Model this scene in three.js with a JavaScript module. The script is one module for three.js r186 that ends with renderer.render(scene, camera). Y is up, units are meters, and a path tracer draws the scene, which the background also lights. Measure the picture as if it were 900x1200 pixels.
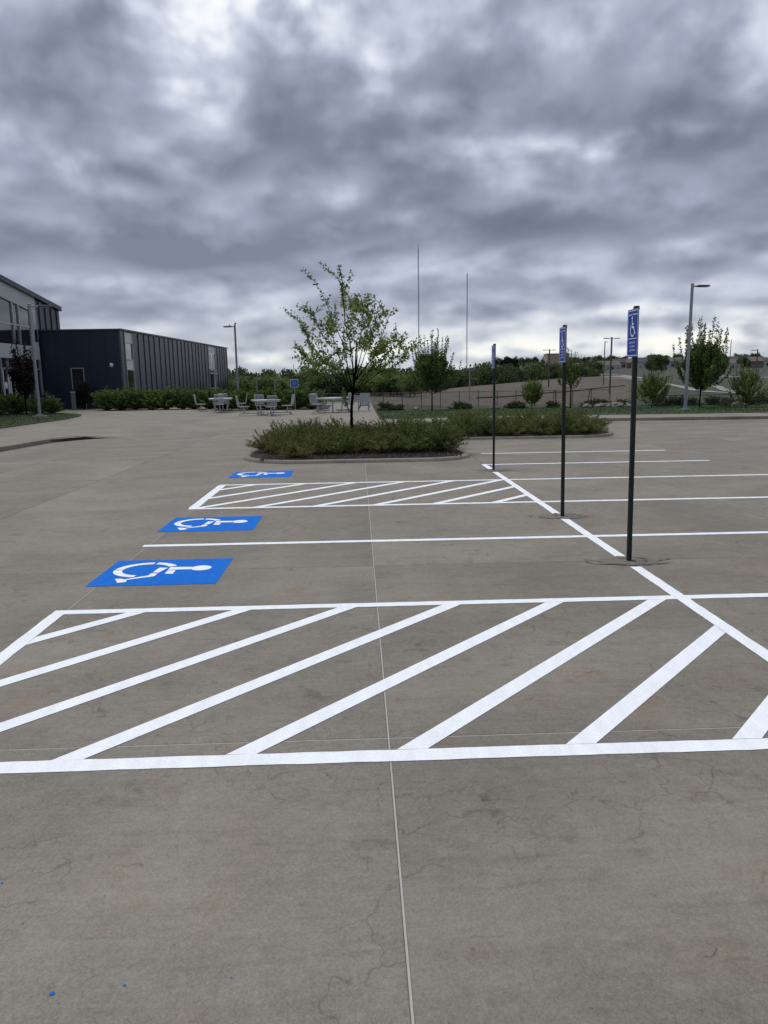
import * as THREE from 'three';
import { RoundedBoxGeometry } from 'three/addons/geometries/RoundedBoxGeometry.js';
import { mergeGeometries } from 'three/addons/utils/BufferGeometryUtils.js';

// ------------------------------------------------------------------ small maths
const { clamp, lerp, smoothstep } = THREE.MathUtils;
const RAD = Math.PI / 180;
function rng(seed) { let a = seed >>> 0; return () => { a |= 0; a = a + 0x6D2B79F5 | 0; let t = Math.imul(a ^ a >>> 15, 1 | a); t = t + Math.imul(t ^ t >>> 7, 61 | t) ^ t; return ((t ^ t >>> 14) >>> 0) / 4294967296; }; }
const PERM = (() => { const r = rng(7), p = Array.from({ length: 256 }, (_, i) => i); for (let i = 255; i > 0; i--) { const j = Math.floor(r() * (i + 1)); [p[i], p[j]] = [p[j], p[i]]; } return Uint8Array.from([...p, ...p]); })();
const GX = new Float32Array(256), GY = new Float32Array(256);
for (let i = 0; i < 256; i++) { const a = i / 256 * Math.PI * 2 * 37; GX[i] = Math.cos(a); GY[i] = Math.sin(a); }
function gnoise(x, y, per = 256) {                       // gradient noise, repeats every `per` cells (per <= 256), about -1..1
  const fx = Math.floor(x), fy = Math.floor(y), dx = x - fx, dy = y - fy;
  const x0 = ((fx % per) + per) % per, y0 = ((fy % per) + per) % per, x1 = (x0 + 1) % per, y1 = (y0 + 1) % per;
  const s = dx * dx * dx * (dx * (dx * 6 - 15) + 10), t = dy * dy * dy * (dy * (dy * 6 - 15) + 10);
  const a = PERM[PERM[x0] + y0], b = PERM[PERM[x1] + y0], c = PERM[PERM[x0] + y1], d = PERM[PERM[x1] + y1];
  const na = GX[a] * dx + GY[a] * dy, nb = GX[b] * (dx - 1) + GY[b] * dy, nc = GX[c] * dx + GY[c] * (dy - 1), nd = GX[d] * (dx - 1) + GY[d] * (dy - 1);
  return (na + (nb - na) * s + (nc + (nd - nc) * s - na - (nb - na) * s) * t) * 1.5;
}
function fbm(x, y, oct, per = 256) { let v = 0, a = 0.5, f = 1; for (let i = 0; i < oct; i++) { v += a * gnoise(x * f + i * 17.3 * (per === 256 ? 1 : 0), y * f + i * 9.1 * (per === 256 ? 1 : 0), Math.min(256, per * f)); a *= 0.5; f *= 2; } return v; }

// ------------------------------------------------------------------ camera
const scene = new THREE.Scene();
const EYE = 1.88, FOCAL = 858.25;                        // metres; pixels of the 900 x 1200 photograph
const camera = new THREE.PerspectiveCamera(2 * Math.atan(600 / FOCAL) / RAD, 0.75, 0.1, 9000);
camera.rotation.order = 'YXZ';
camera.rotation.set(-10.288 * RAD, -1.859 * RAD, -0.856 * RAD);
camera.position.set(0, EYE, 0);
camera.updateMatrixWorld(true);
const CAMROT = new THREE.Matrix4().makeRotationFromEuler(camera.rotation);
function look(px, py) { return new THREE.Vector3((px - 450) / FOCAL, (600 - py) / FOCAL, -1).applyMatrix4(CAMROT); }
function onHeight(px, py, h = 0) { const d = look(px, py), t = (h - EYE) / d.y; return new THREE.Vector3(d.x * t, h, d.z * t); }
function onZ(px, py, z) { const d = look(px, py), t = z / d.z; return new THREE.Vector3(d.x * t, EYE + d.y * t, z); }

// ------------------------------------------------------------------ sky: overcast stratocumulus
const EXPOSURE = 1.6, SKY_GAIN = 1 / EXPOSURE;
function cloudSky() {
  const W = 2048, H = 1024, data = new Float32Array(W * H * 4);
  // [px, py, half width, half height, strength]: where the broad cloud bases (-) and the thin bright gaps (+) lie in the sky
  const marks = [
    [800, 150, 190, 40, -.34], [560, 112, 75, 42, -.3], [640, 262, 250, 26, -.3], [130, 290, 230, 26, -.3], [330, 135, 100, 45, -.2], [470, 215, 70, 26, -.22], [330, 300, 170, 12, -.14],
    [80, 200, 120, 16, -.14], [860, 240, 90, 26, -.1], [300, 205, 120, 14, -.1], [160, 240, 200, 14, -.16], [90, 60, 160, 50, -.08], [690, 100, 120, 40, -.12],
    [305, 6, 110, 34, .52], [250, 102, 30, 16, .3], [442, 88, 18, 24, .28], [408, 222, 24, 18, .3], [540, 128, 70, 20, .26], [655, 178, 110, 18, .34], [610, 160, 60, 16, .2], [872, 58, 44, 30, .1], [490, 258, 70, 10, .2],
    [790, 160, 70, 9, .22], [100, 192, 46, 8, .2], [860, 385, 90, 18, .26], [560, 372, 90, 16, .14], [760, 352, 80, 18, .16], [690, 395, 160, 10, .18], [850, 280, 60, 7, .12], [240, 70, 40, 60, .16],
    [330, 408, 400, 9, .16], [650, 408, 260, 10, .2], [170, 330, 120, 12, .08], [620, 305, 180, 14, .08], [500, 20, 120, 30, .05], [700, 20, 150, 25, .1],
  ].map(([x, y, w, h, s]) => { const d = look(x, y).normalize(); return [Math.atan2(d.x, -d.z) / RAD, Math.asin(d.y) / RAD, w * .0668, h * .0668, s]; });
  // colour of the cloud sheet from its thick grey bases to its thin gaps (sRGB)
  const ramp = [[104, 110, 126], [126, 134, 152], [158, 167, 187], [196, 204, 221], [236, 241, 250], [255, 255, 255]].map((c) => c.map((v) => Math.pow(v / 255, 2.2)));
  for (let row = 0; row < H; row++) {
    const up = ((row + .5) / H - .5) * Math.PI, el = up / RAD, sy = Math.sin(up), cy = Math.cos(up);
    for (let col = 0; col < W; col++) {
      const k = (row * W + col) * 4; data[k + 3] = 1;
      if (el < -6) { data[k] = .16; data[k + 1] = .16; data[k + 2] = .16; continue; }
      const th = ((col + .5) / W - .5) * 2 * Math.PI, dx = Math.cos(th) * cy, dz = Math.sin(th) * cy;
      const e = Math.max(sy, 0) + .09, X = dx / e, Z = dz / e, az = Math.atan2(dx, -dz) / RAD, A = az / 360 + .5;
      const near = 1 - smoothstep(el, 40, 70), eh = 25 * Math.log(1 + Math.max(el, -3) / 9);   // layers close up towards the horizon
      const wx = fbm(A * 30, eh / 9, 2, 30), wz = fbm(A * 28, eh / 10 + 11, 2, 28);
      const l0 = fbm(A * 42 + wx * .25, eh / 4.6 + wz * .25, 6, 42), puff = fbm(A * 96 + wx * .4, eh / 2.4 + wz * .4, 6, 96), big = fbm(X * .4 + 11, Z * .4 + 5, 3);
      // rows of cloud: each has a dark flat base below and thins to a bright shoulder above, then the next base begins
      const row1 = 2.5 * Math.log(Math.max(el, -1) + 2.2) + fbm(A * 18, eh / 12, 2, 18) * 1.7 + l0 * .35 + puff * .16;
      const saw = (q) => { const f = q - Math.floor(q); return f < .72 ? f / .72 : 1 - smoothstep(f, .72, 1); };
      const amp = .6 + fbm(A * 16 + 5, eh / 14, 2, 16) * .9;
      let b = .515 + big * .1 + ((saw(row1) - .5) * .2 * amp + l0 * .36 + puff * .27) * near;
      if (el < 42 && Math.abs(az) < 50) {
        const ja = az + wx * 2 + l0 * 1.5 + puff * .9, je = el + wz * 1 + l0 * .9 + puff * .5;
        for (const [a, q, w, h, s] of marks) { const u = (ja - a) / w, v = (je - q) / h, d = u * u + v * v; if (d < 6) b += s * Math.exp(-d) * (s > 0 ? 1 + puff * 1.4 : 1 + puff * .5); }
      }
      const low = 1 - smoothstep(el, 0, 8);
      b = clamp(lerp(b, .6 + (b - .43) * 1.0, low * .8), 0, 1.2);
      const f = Math.min(b, 1.199) / 1.2 * 5, i = Math.floor(f), c0 = ramp[i], c1 = ramp[Math.min(i + 1, 5)];
      for (let c = 0; c < 3; c++) data[k + c] = lerp(c0[c], c1[c], f - i) * SKY_GAIN * [1 + .02 * low, 1, 1 - .09 * low][c];
    }
  }
  const t = new THREE.DataTexture(data, W, H, THREE.RGBAFormat, THREE.FloatType);
  t.mapping = THREE.EquirectangularReflectionMapping; t.magFilter = THREE.LinearFilter; t.minFilter = THREE.LinearFilter; t.needsUpdate = true;
  return t;
}
scene.background = cloudSky();
scene.environment = scene.background;

// ------------------------------------------------------------------ sun behind the overcast, exposure
const sun = new THREE.DirectionalLight(new THREE.Color(1, .96, .89), 1.5);
sun.position.set(-22, 70, -34); sun.target.position.set(0, 0, -20);
sun.castShadow = true; sun.shadow.radius = 90; sun.shadow.mapSize.set(4096, 4096);
Object.assign(sun.shadow.camera, { left: -70, right: 70, top: 70, bottom: -70, near: 1, far: 250 });
sun.name = 'sun'; scene.add(sun, sun.target); sun.target.name = 'sun_target';
const renderer = new THREE.WebGLRenderer({ antialias: true });
renderer.toneMapping = THREE.LinearToneMapping; renderer.toneMappingExposure = EXPOSURE;
renderer.shadowMap.enabled = true; renderer.shadowMap.type = THREE.PCFSoftShadowMap;

// ------------------------------------------------------------------ naming and building helpers
const taken = {};
function numbered(n) { const k = taken[n] = (taken[n] ?? -1) + 1; return k ? n + '_' + String(k).padStart(3, '0') : n; }
function shadows(o) { o.traverse((m) => { if (m.isMesh) { m.castShadow = true; m.receiveShadow = true; } }); return o; }
function thing(name, label, category, [x, y, z] = [0, 0, 0], turn = 0, group) {
  const o = new THREE.Group(); o.name = numbered(name); o.position.set(x, y, z); o.rotation.y = turn;
  o.userData = { label, category }; if (group) o.userData.group = group; scene.add(o); return o;
}
function part(name, geo, mat, parent) { const m = new THREE.Mesh(geo, mat); m.name = name; m.castShadow = m.receiveShadow = true; parent.add(m); return m; }
function structure(name, geo, mat, label, category) {
  const o = geo ? new THREE.Mesh(geo, mat) : new THREE.Group(); o.name = numbered(name); o.userData = { kind: 'structure' };
  if (label) o.userData.label = label; if (category) o.userData.category = category;
  o.castShadow = o.receiveShadow = true; scene.add(o); return o;
}
function single(name, geo, mat, label, category, [x, y, z] = [0, 0, 0], turn = 0, group) { const o = new THREE.Mesh(geo, mat); o.name = numbered(name); o.position.set(x, y, z); o.rotation.y = turn; o.userData = { label, category }; if (group) o.userData.group = group; o.castShadow = o.receiveShadow = true; scene.add(o); return o; }
function copyOf(src, [x, y, z], turn = 0, scale = 1, label) {
  const c = src.clone(); c.name = numbered(src.name.replace(/_\d{3}$/, '')); c.userData = { ...src.userData }; if (label) c.userData.label = label;
  c.position.set(x, y, z); c.rotation.y = turn; if (Array.isArray(scale)) c.scale.set(...scale); else c.scale.setScalar(scale); scene.add(c); return c;
}
const V = (x, y, z) => new THREE.Vector3(x, y, z);
function box(w, h, d, x = 0, y = 0, z = 0, ry = 0, rx = 0, rz = 0) { const g = new THREE.BoxGeometry(w, h, d); if (rx) g.rotateX(rx); if (rz) g.rotateZ(rz); if (ry) g.rotateY(ry); return g.translate(x, y, z); }
function rbox(w, h, d, r, x = 0, y = 0, z = 0) { return new RoundedBoxGeometry(w, h, d, 2, r).translate(x, y, z); }
function tube(points, r, seg = 12, sides = 8) { return new THREE.TubeGeometry(new THREE.CatmullRomCurve3(points.map((p) => V(...p))), seg, r, sides, false); }
function bar(a, b, r, sides = 8, r2 = r) {                // straight round bar from a to b
  const A = V(...a), B = V(...b), d = B.clone().sub(A), g = new THREE.CylinderGeometry(r2, r, d.length(), sides);
  g.applyQuaternion(new THREE.Quaternion().setFromUnitVectors(V(0, 1, 0), d.clone().normalize())); const m = A.add(B).multiplyScalar(.5); return g.translate(m.x, m.y, m.z);
}
function merged(list) { return mergeGeometries(list.map((g) => { const q = g.index ? g.toNonIndexed() : g; for (const n of Object.keys(q.attributes)) if (!['position', 'normal', 'uv'].includes(n)) q.deleteAttribute(n); return q; })); }
// flat polygon on the ground, corners [x, z]; uv in metres
function sheet(points, y = 0, heightAt) {
  const c = points.map(([x, z]) => new THREE.Vector2(x, -z)); if (THREE.ShapeUtils.area(c) < 0) c.reverse();
  const tri = THREE.ShapeUtils.triangulateShape(c, []), pos = [], uv = [], nor = [], idx = [];
  for (const p of c) { pos.push(p.x, heightAt ? heightAt(p.x, -p.y) + y : y, -p.y); uv.push(p.x, p.y); nor.push(0, 1, 0); }
  for (const t of tri) idx.push(...t);
  const g = new THREE.BufferGeometry(); g.setAttribute('position', new THREE.Float32BufferAttribute(pos, 3)); g.setAttribute('normal', new THREE.Float32BufferAttribute(nor, 3)); g.setAttribute('uv', new THREE.Float32BufferAttribute(uv, 2)); g.setIndex(idx); return g;
}
// grid between two edges given as functions of a parameter: rows of [x, y, z]
function gridSheet(rows, uvScale = 1) {
  const n = rows[0].length, pos = [], uv = [], idx = [];
  for (const r of rows) for (const [x, y, z] of r) { pos.push(x, y, z); uv.push(x * uvScale, -z * uvScale); }
  for (let i = 0; i + 1 < rows.length; i++) for (let j = 0; j + 1 < n; j++) { const a = i * n + j, b = a + 1, c = a + n, d = c + 1; idx.push(a, b, c, b, d, c); }
  const g = new THREE.BufferGeometry(); g.setAttribute('position', new THREE.Float32BufferAttribute(pos, 3)); g.setAttribute('uv', new THREE.Float32BufferAttribute(uv, 2)); g.setIndex(idx); g.computeVertexNormals();
  if (g.attributes.normal.getY(0) < 0) { for (let i = 0; i < idx.length; i += 3) [idx[i + 1], idx[i + 2]] = [idx[i + 2], idx[i + 1]]; g.setIndex(idx); g.computeVertexNormals(); }
  return g;
}
// collects tapered twigs and leaves with vertex colours
class Greens {
  constructor() { this.p = []; this.n = []; this.c = []; this.i = []; }
  tube(pts, rad, sides, col) {
    const base = this.p.length / 3, up = V(0, 1, 0), t = V(0, 0, 0), s = V(0, 0, 0), b = V(0, 0, 0);
    pts.forEach((q, k) => {
      t.subVectors(pts[Math.min(k + 1, pts.length - 1)], pts[Math.max(k - 1, 0)]).normalize();
      s.crossVectors(t, Math.abs(t.y) > .95 ? V(1, 0, 0) : up).normalize(); b.crossVectors(s, t);
      for (let j = 0; j < sides; j++) { const a = j / sides * 2 * Math.PI, x = Math.cos(a), y = Math.sin(a), nx = s.x * x + b.x * y, ny = s.y * x + b.y * y, nz = s.z * x + b.z * y; this.p.push(q.x + nx * rad[k], q.y + ny * rad[k], q.z + nz * rad[k]); this.n.push(nx, ny, nz); this.c.push(...col); }
    });
    for (let k = 0; k + 1 < pts.length; k++) for (let j = 0; j < sides; j++) { const a = base + k * sides + j, b2 = base + k * sides + (j + 1) % sides; this.i.push(a, b2, a + sides, b2, b2 + sides, a + sides); }
  }
  leaf(at, dir, side, len, wid, col) {                    // a pointed blade folded along its rib
    const base = this.p.length / 3, n = V(0, 0, 0).crossVectors(side, dir).normalize(), f = wid * .22;
    const m = [at.x + dir.x * len * .45, at.y + dir.y * len * .45, at.z + dir.z * len * .45];
    this.p.push(at.x, at.y, at.z, m[0] + side.x * wid / 2 + n.x * f, m[1] + side.y * wid / 2 + n.y * f, m[2] + side.z * wid / 2 + n.z * f, at.x + dir.x * len, at.y + dir.y * len, at.z + dir.z * len, m[0] - side.x * wid / 2 + n.x * f, m[1] - side.y * wid / 2 + n.y * f, m[2] - side.z * wid / 2 + n.z * f);
    for (let k = 0; k < 4; k++) { this.n.push(n.x, n.y, n.z); this.c.push(...col); }
    this.i.push(base, base + 1, base + 2, base, base + 2, base + 3);
  }
  geometry() {
    const g = new THREE.BufferGeometry(); g.setAttribute('position', new THREE.Float32BufferAttribute(this.p, 3)); g.setAttribute('normal', new THREE.Float32BufferAttribute(this.n, 3)); g.setAttribute('color', new THREE.Float32BufferAttribute(this.c, 3)); g.setIndex(this.i); return g;
  }
}
function randomDir(r) { const z = r() * 2 - 1, a = r() * 2 * Math.PI, s = Math.sqrt(1 - z * z); return V(s * Math.cos(a), z, s * Math.sin(a)); }
function sideOf(d, r) { const q = randomDir(r).cross(d); return q.lengthSq() < 1e-4 ? V(1, 0, 0) : q.normalize(); }
function tint(col, r, amount) { const k = 1 + (r() - .5) * 2 * amount, h = (r() - .5) * amount * .5; return [col[0] * (k + h), col[1] * k, col[2] * (k - h)]; }

// ------------------------------------------------------------------ textures
function dataTexture(w, h, fill, srgb = true) {
  const d = new Uint8Array(w * h * 4); fill(d);
  const t = new THREE.DataTexture(d, w, h); t.wrapS = t.wrapT = THREE.RepeatWrapping; t.magFilter = THREE.LinearFilter; t.minFilter = THREE.LinearMipmapLinearFilter; t.generateMipmaps = true; t.anisotropy = 8; if (srgb) t.colorSpace = THREE.SRGBColorSpace; t.needsUpdate = true; return t;
}
const TILE = 6;                                          // metres across the concrete texture
function concreteTexture() {
  const N = 2048, tone = new Float32Array(N * N), rust = new Float32Array(N * N), r = rng(21), speck = new Float32Array(1024 * 1024).map(() => r() - .5), coarse = new Float32Array(512 * 512).map(() => r() - .5);
  for (let y = 0; y < N; y++) for (let x = 0; x < N; x++) {
    const u = x / N, v = y / N, k = y * N + x;
    const patch = fbm(u * 4, v * 5, 4, 4), streak = gnoise(u * 10, v * 90, 10 > 1 ? 90 : 90) * .5 + gnoise(u * 24, v * 220, 220) * .5, mott = gnoise(u * 60, v * 60, 60) * .6 + gnoise(u * 130, v * 130, 130) * .5, broom = gnoise(u * 40, v * 250, 250);
    tone[k] = 1 + patch * .36 + gnoise(u * 22, v * 30, 30) * .05 + streak * .05 + mott * .1 + broom * .07 + (r() - .5) * .22 + speck[(y >> 1) * 1024 + (x >> 1)] * .26 + coarse[(y >> 2) * 512 + (x >> 2)] * .14;
    rust[k] = Math.max(0, fbm(u * 16, v * 16, 5, 16) - .08) * .6 * clamp(fbm(u * 4, v * 4 + 1, 3, 4) * 3 + .3, 0, 1);
  }
  const dab = (x, y, rad, amount, brown = 0) => { const R = Math.ceil(rad * 1.6); for (let j = -R; j <= R; j++) for (let i = -R; i <= R; i++) { const d = Math.hypot(i, j) / rad; if (d > 1.6) continue; const xx = (Math.round(x) + i + 4 * N) % N, yy = (Math.round(y) + j + 4 * N) % N, w = Math.exp(-d * d * 1.6); tone[yy * N + xx] *= 1 - amount * w; rust[yy * N + xx] += brown * w; } };
  // map cracking: short branching hairlines, darkened with dirt
  const crack = (x, y, a, len, w) => {
    let k = w;
    for (let s = 0; s < len; s++) {
      a += (r() - .5) * 1.1; if (r() < .1) a += (r() - .5) * 2.4; x += Math.cos(a) * 1.7; y += Math.sin(a) * 1.2;
      k = clamp(k + (r() - .5) * .3, .1, 1.1); if (r() < .14) { s += 2; continue; }
      dab(x, y, .65 + k * .85, .28 + k * .3, .03);
      if (r() < .1) dab(x + (r() - .5) * 8, y + (r() - .5) * 6, 3 + r() * 6, .04 + r() * .05, .03);
      if (r() < .018 && len > 20) crack(x, y, a + (r() < .5 ? 1 : -1) * (.6 + r() * .8), len * .45 * r(), k * .8);
    }
  };
  // connected map cracking: edges of warped cells, showing only in patches
  for (const [cells, width, lo, dark, seed] of [[22, .05, .04, .5, 5], [52, .075, .1, .34, 9]]) {
    const q = rng(seed), jx = new Float32Array(cells * cells).map(() => q()), jy = new Float32Array(cells * cells).map(() => q()), G = 256, mk = new Float32Array(G * G); for (let y = 0; y < G; y++) for (let x = 0; x < G; x++) mk[y * G + x] = fbm(x / G * 8 + (seed === 9 ? 3 : 0), y / G * 8, 4, 8) + .12 * gnoise(x / G * 60, y / G * 60, 60);
    for (let y = 0; y < N; y++) for (let x = 0; x < N; x++) {
      const u = x / N, v = y / N, mask = mk[(y >> 3) * G + (x >> 3)]; if (mask < lo) continue;
      const px = u * cells + gnoise(u * 64, v * 64, 64) * .16 * cells / 22 + gnoise(u * 200, v * 200, 200) * .05, py = v * cells + gnoise(u * 64 + 9, v * 64 + 5, 64) * .16 * cells / 22 + gnoise(u * 200, v * 200 + 7, 200) * .05, cx = Math.floor(px), cy = Math.floor(py); let f1 = 9, f2 = 9;
      for (let b = -1; b <= 1; b++) for (let a = -1; a <= 1; a++) { const gx = ((cx + a) % cells + cells) % cells, gy = ((cy + b) % cells + cells) % cells, k = gy * cells + gx, d = Math.hypot(cx + a + jx[k] - px, cy + b + jy[k] - py); if (d < f1) { f2 = f1; f1 = d; } else if (d < f2) f2 = d; }
      const e = f2 - f1; if (e < width) { const w = (1 - e / width) * Math.min(1, (mask - lo) * 7) * (.45 + .55 * r()); tone[y * N + x] *= 1 - dark * w; rust[y * N + x] += .05 * w; }
    }
  }
  for (let c = 0; c < 26; c++) crack(r() * N, r() * N, r() * 6.3, 20 + r() * r() * 150, .3 + r() * .75);
  for (let c = 0; c < 900; c++) dab(r() * N, r() * N, .8 + r() * r() * 3, .15 + r() * .35, r() * .08);
  for (let c = 0; c < 260; c++) { const x = r() * N, y = r() * N, n = 3 + r() * 9, br = r() * .12; for (let q = 0; q < n; q++) dab(x + (r() - .5) * 60, y + (r() - .5) * 26, 3 + r() * 11, .03 + r() * .06, br * r()); }
  for (let c = 0; c < 40; c++) dab(r() * N, r() * N, 5 + r() * 18, -.05 - r() * .06);
  for (let c = 0; c < 60; c++) { let x = r() * N, y = r() * N; const n = 20 + r() * 90, am = .03 + r() * .06; for (let s = 0; s < n; s++) { x += 4; y += (r() - .5) * 3; if (r() < .8) dab(x, y, 2 + r() * 5, am, .02); } }
  // long wiped smears left by traffic and water, all along the driving direction
  for (let c = 0; c < 70; c++) { let x = r() * N, y = r() * N; const n = 40 + r() * 130, am = (r() < .75 ? 1 : -.7) * (.02 + r() * .05), th = 3 + r() * 9, dr = (r() - .5) * .5; for (let s = 0; s < n; s++) { x += 4.5; y += dr + (r() - .5) * 3; if (r() < .85) dab(x, y + (r() - .5) * th, 2 + r() * th, am * Math.sin(Math.PI * s / n), .01); } }
  return dataTexture(N, N, (d) => { for (let k = 0; k < N * N; k++) { const t = clamp(tone[k], .25, 1.4), b = clamp(rust[k], 0, .4); d[k * 4] = clamp(Math.pow(.177 * t * (1 + b * .05), 1 / 2.2) * 255, 0, 255); d[k * 4 + 1] = clamp(Math.pow(.161 * t * (1 - b * .42), 1 / 2.2) * 255, 0, 255); d[k * 4 + 2] = clamp(Math.pow(.134 * t * (1 - b * .75), 1 / 2.2) * 255, 0, 255); d[k * 4 + 3] = 255; } });
}
const concreteMap = concreteTexture(); concreteMap.repeat.set(1 / TILE, 1 / TILE);
const grainMap = dataTexture(1024, 1024, (d) => { const r = rng(3); for (let y = 0; y < 1024; y++) for (let x = 0; x < 1024; x++) { const k = (y * 1024 + x) * 4, v = 128 + gnoise(x / 1024 * 128, y / 1024 * 128, 128) * 34 + gnoise(x / 1024 * 40, y / 1024 * 250, 250) * 26 + (r() - .5) * 90; d[k] = d[k + 1] = d[k + 2] = clamp(v, 0, 255); d[k + 3] = 255; } }, false);
grainMap.repeat.set(1 / 2, 1 / 2);
const paintMap = dataTexture(1024, 1024, (d) => { const r = rng(5); for (let y = 0; y < 1024; y++) for (let x = 0; x < 1024; x++) { const k = (y * 1024 + x) * 4, v = 244 + gnoise(x / 8, y / 8, 128) * 7 + gnoise(x / 32, y / 128, 32) * 7 + (r() - .5) * 14 - (r() < .004 ? 70 * r() : 0); d[k] = d[k + 1] = d[k + 2] = clamp(v, 0, 255); d[k + 3] = 255; } });
paintMap.repeat.set(1 / 2, 1 / 2);
const earthMap = dataTexture(1024, 1024, (d) => { const r = rng(9); for (let y = 0; y < 1024; y++) for (let x = 0; x < 1024; x++) { const k = (y * 1024 + x) * 4, u = x / 1024, v = y / 1024, t = 205 + fbm(u * 8, v * 8, 5, 8) * 80 + (r() - .5) * 50; d[k] = d[k + 1] = d[k + 2] = clamp(t, 0, 255); d[k + 3] = 255; } });
const farEarthMap = earthMap.clone(); farEarthMap.repeat.set(1 / 14, 1 / 14); farEarthMap.needsUpdate = true;
const nearEarthMap = earthMap.clone(); nearEarthMap.repeat.set(1 / 1.7, 1 / 1.7); nearEarthMap.needsUpdate = true;
const steelMap = earthMap.clone(); steelMap.repeat.set(.35, .35); steelMap.needsUpdate = true;

// ------------------------------------------------------------------ materials
const rgb = (r, g, b) => new THREE.Color().setRGB(r, g, b);
const std = (c, rough = .8, extra = {}) => new THREE.MeshStandardMaterial({ color: c, roughness: rough, ...extra });
const M = {
  concrete: std(rgb(1, 1, 1), .82, { map: concreteMap, bumpMap: grainMap, bumpScale: .0016, vertexColors: true }),
  concreteSheet: std(rgb(1, 1, 1), .82, { map: concreteMap, bumpMap: grainMap, bumpScale: .0016 }),
  kerb: std(rgb(1, 1, 1), .85, { map: concreteMap, bumpMap: grainMap, bumpScale: .002 }),
  walk: std(rgb(1.1, 1.1, 1.12), .85, { map: concreteMap, bumpMap: grainMap, bumpScale: .0016 }),
  sealLight: std(rgb(.35, .34, .315), .75), sealDark: std(rgb(.07, .065, .055), .9),
  paint: std(rgb(.83, .875, .925), .65, { map: paintMap, bumpMap: grainMap, bumpScale: .0007 }),
  blue: new THREE.MeshPhysicalMaterial({ color: rgb(.004, .145, .6), roughness: .85, specularIntensity: .35, map: paintMap, bumpMap: grainMap, bumpScale: .0007 }),
  mulch: std(rgb(.05, .037, .03), 1, { map: nearEarthMap, bumpMap: nearEarthMap, bumpScale: .03 }),
  lawn: std(rgb(.042, .075, .02), 1, { map: nearEarthMap, bumpMap: nearEarthMap, bumpScale: .02 }),
  terrain: std(rgb(1, 1, 1), 1, { map: farEarthMap, vertexColors: true }),
  green: new THREE.MeshPhysicalMaterial({ vertexColors: true, roughness: .9, side: THREE.DoubleSide, transmission: .35, thickness: 0, specularIntensity: .4 }),
  bark: std(rgb(1, 1, 1), .95, { vertexColors: true }),
  postGreen: std(rgb(.004, .008, .007), .75), postCap: std(rgb(.01, .01, .012), .5),
  navy: std(rgb(.014, .021, .042), .4, { bumpMap: steelMap, bumpScale: .002 }), trim: std(rgb(.06, .066, .08), .4),
  panelGrey: std(rgb(.47, .49, .48), .55), fascia: std(rgb(.05, .055, .065), .45), alu: std(rgb(.4, .41, .42), .35, { metalness: .5 }),
  glass: new THREE.MeshPhysicalMaterial({ color: rgb(.012, .014, .018), roughness: .06, specularIntensity: 1, ior: 1.95 }), whitePanel: std(rgb(.62, .65, .64), .5),
  dark: std(rgb(.012, .012, .012), .9), galv: std(rgb(.24, .26, .29), .42, { metalness: .35 }), lampHead: std(rgb(.05, .055, .065), .5), lens: std(rgb(.5, .5, .5), .4),
  tableSteel: std(rgb(.4, .41, .43), .4, { metalness: .3 }), tableTop: std(rgb(.55, .57, .6), .28, { metalness: .2 }),
  plank: std(rgb(.2, .23, .27), .7), fence: std(rgb(.05, .055, .06), .5), wire: std(rgb(.13, .14, .145), .5, { metalness: .4 }),
  rock: std(rgb(.27, .26, .24), .95, { map: nearEarthMap, bumpMap: nearEarthMap, bumpScale: .02 }), tan: std(rgb(.3, .26, .19), .9), white: std(rgb(.62, .62, .62), .7), roofDark: std(rgb(.06, .06, .065), .9), roofBrown: std(rgb(.12, .1, .085), .9), siding: std(rgb(.33, .32, .3), .9), sidingBlue: std(rgb(.16, .18, .21), .9),
  silt: std(rgb(.018, .018, .018), .9), mast: std(rgb(.1, .1, .11), .7), path: std(rgb(.22, .21, .19), .9),
  planter: std(rgb(.03, .045, .085), .5), bollard: std(rgb(.14, .15, .16), .6), signBlue: std(rgb(.02, .09, .34), .45),
};

// ================================================================== THE GROUND
// land beyond the lot: a dip behind the fence, a field, a wooded valley on one side, a rising plain with the town on the other
function farmLine(x) { return x > 0 ? 108 + 1.58 * x : Math.max(66, 108 + .9 * x); }
function land(x, z) {
  const d = -z, a = d > 1 ? x / d : 9;
  let h = lerp(-.02, -.55, smoothstep(d, 44, 62)) + 2.4 * smoothstep(d, 85, 240);
  h -= 10 * smoothstep(d - farmLine(x), 0, 60) * (1 - smoothstep(a, .27, .35)) * (1 - smoothstep(d, 420, 620) * smoothstep(a, .1, .2));
  h += 14.5 * smoothstep(d, 300, 900) * smoothstep(a, -.2, .25) + 10 * smoothstep(d, 500, 1500);
  h += gnoise(x * .012 + 4, z * .012) * .5 * smoothstep(d, 120, 260) + gnoise(x * .05, z * .05 + 9) * .12 * smoothstep(d, 50, 90);
  return h;
}
function onLand(px, py, from = 45, to = 1500) { const d = look(px, py); let t = from / -d.z; for (; t * -d.z < to; t *= 1.004) { const x = d.x * t, y = EYE + d.y * t, z = d.z * t; if (y <= land(x, z)) break; } const x = d.x * t, z = d.z * t; return V(x, land(x, z), z); }
const site = (x, z) => z > -46.5 && z < 45 && x > -45 && x < 45;
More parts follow.
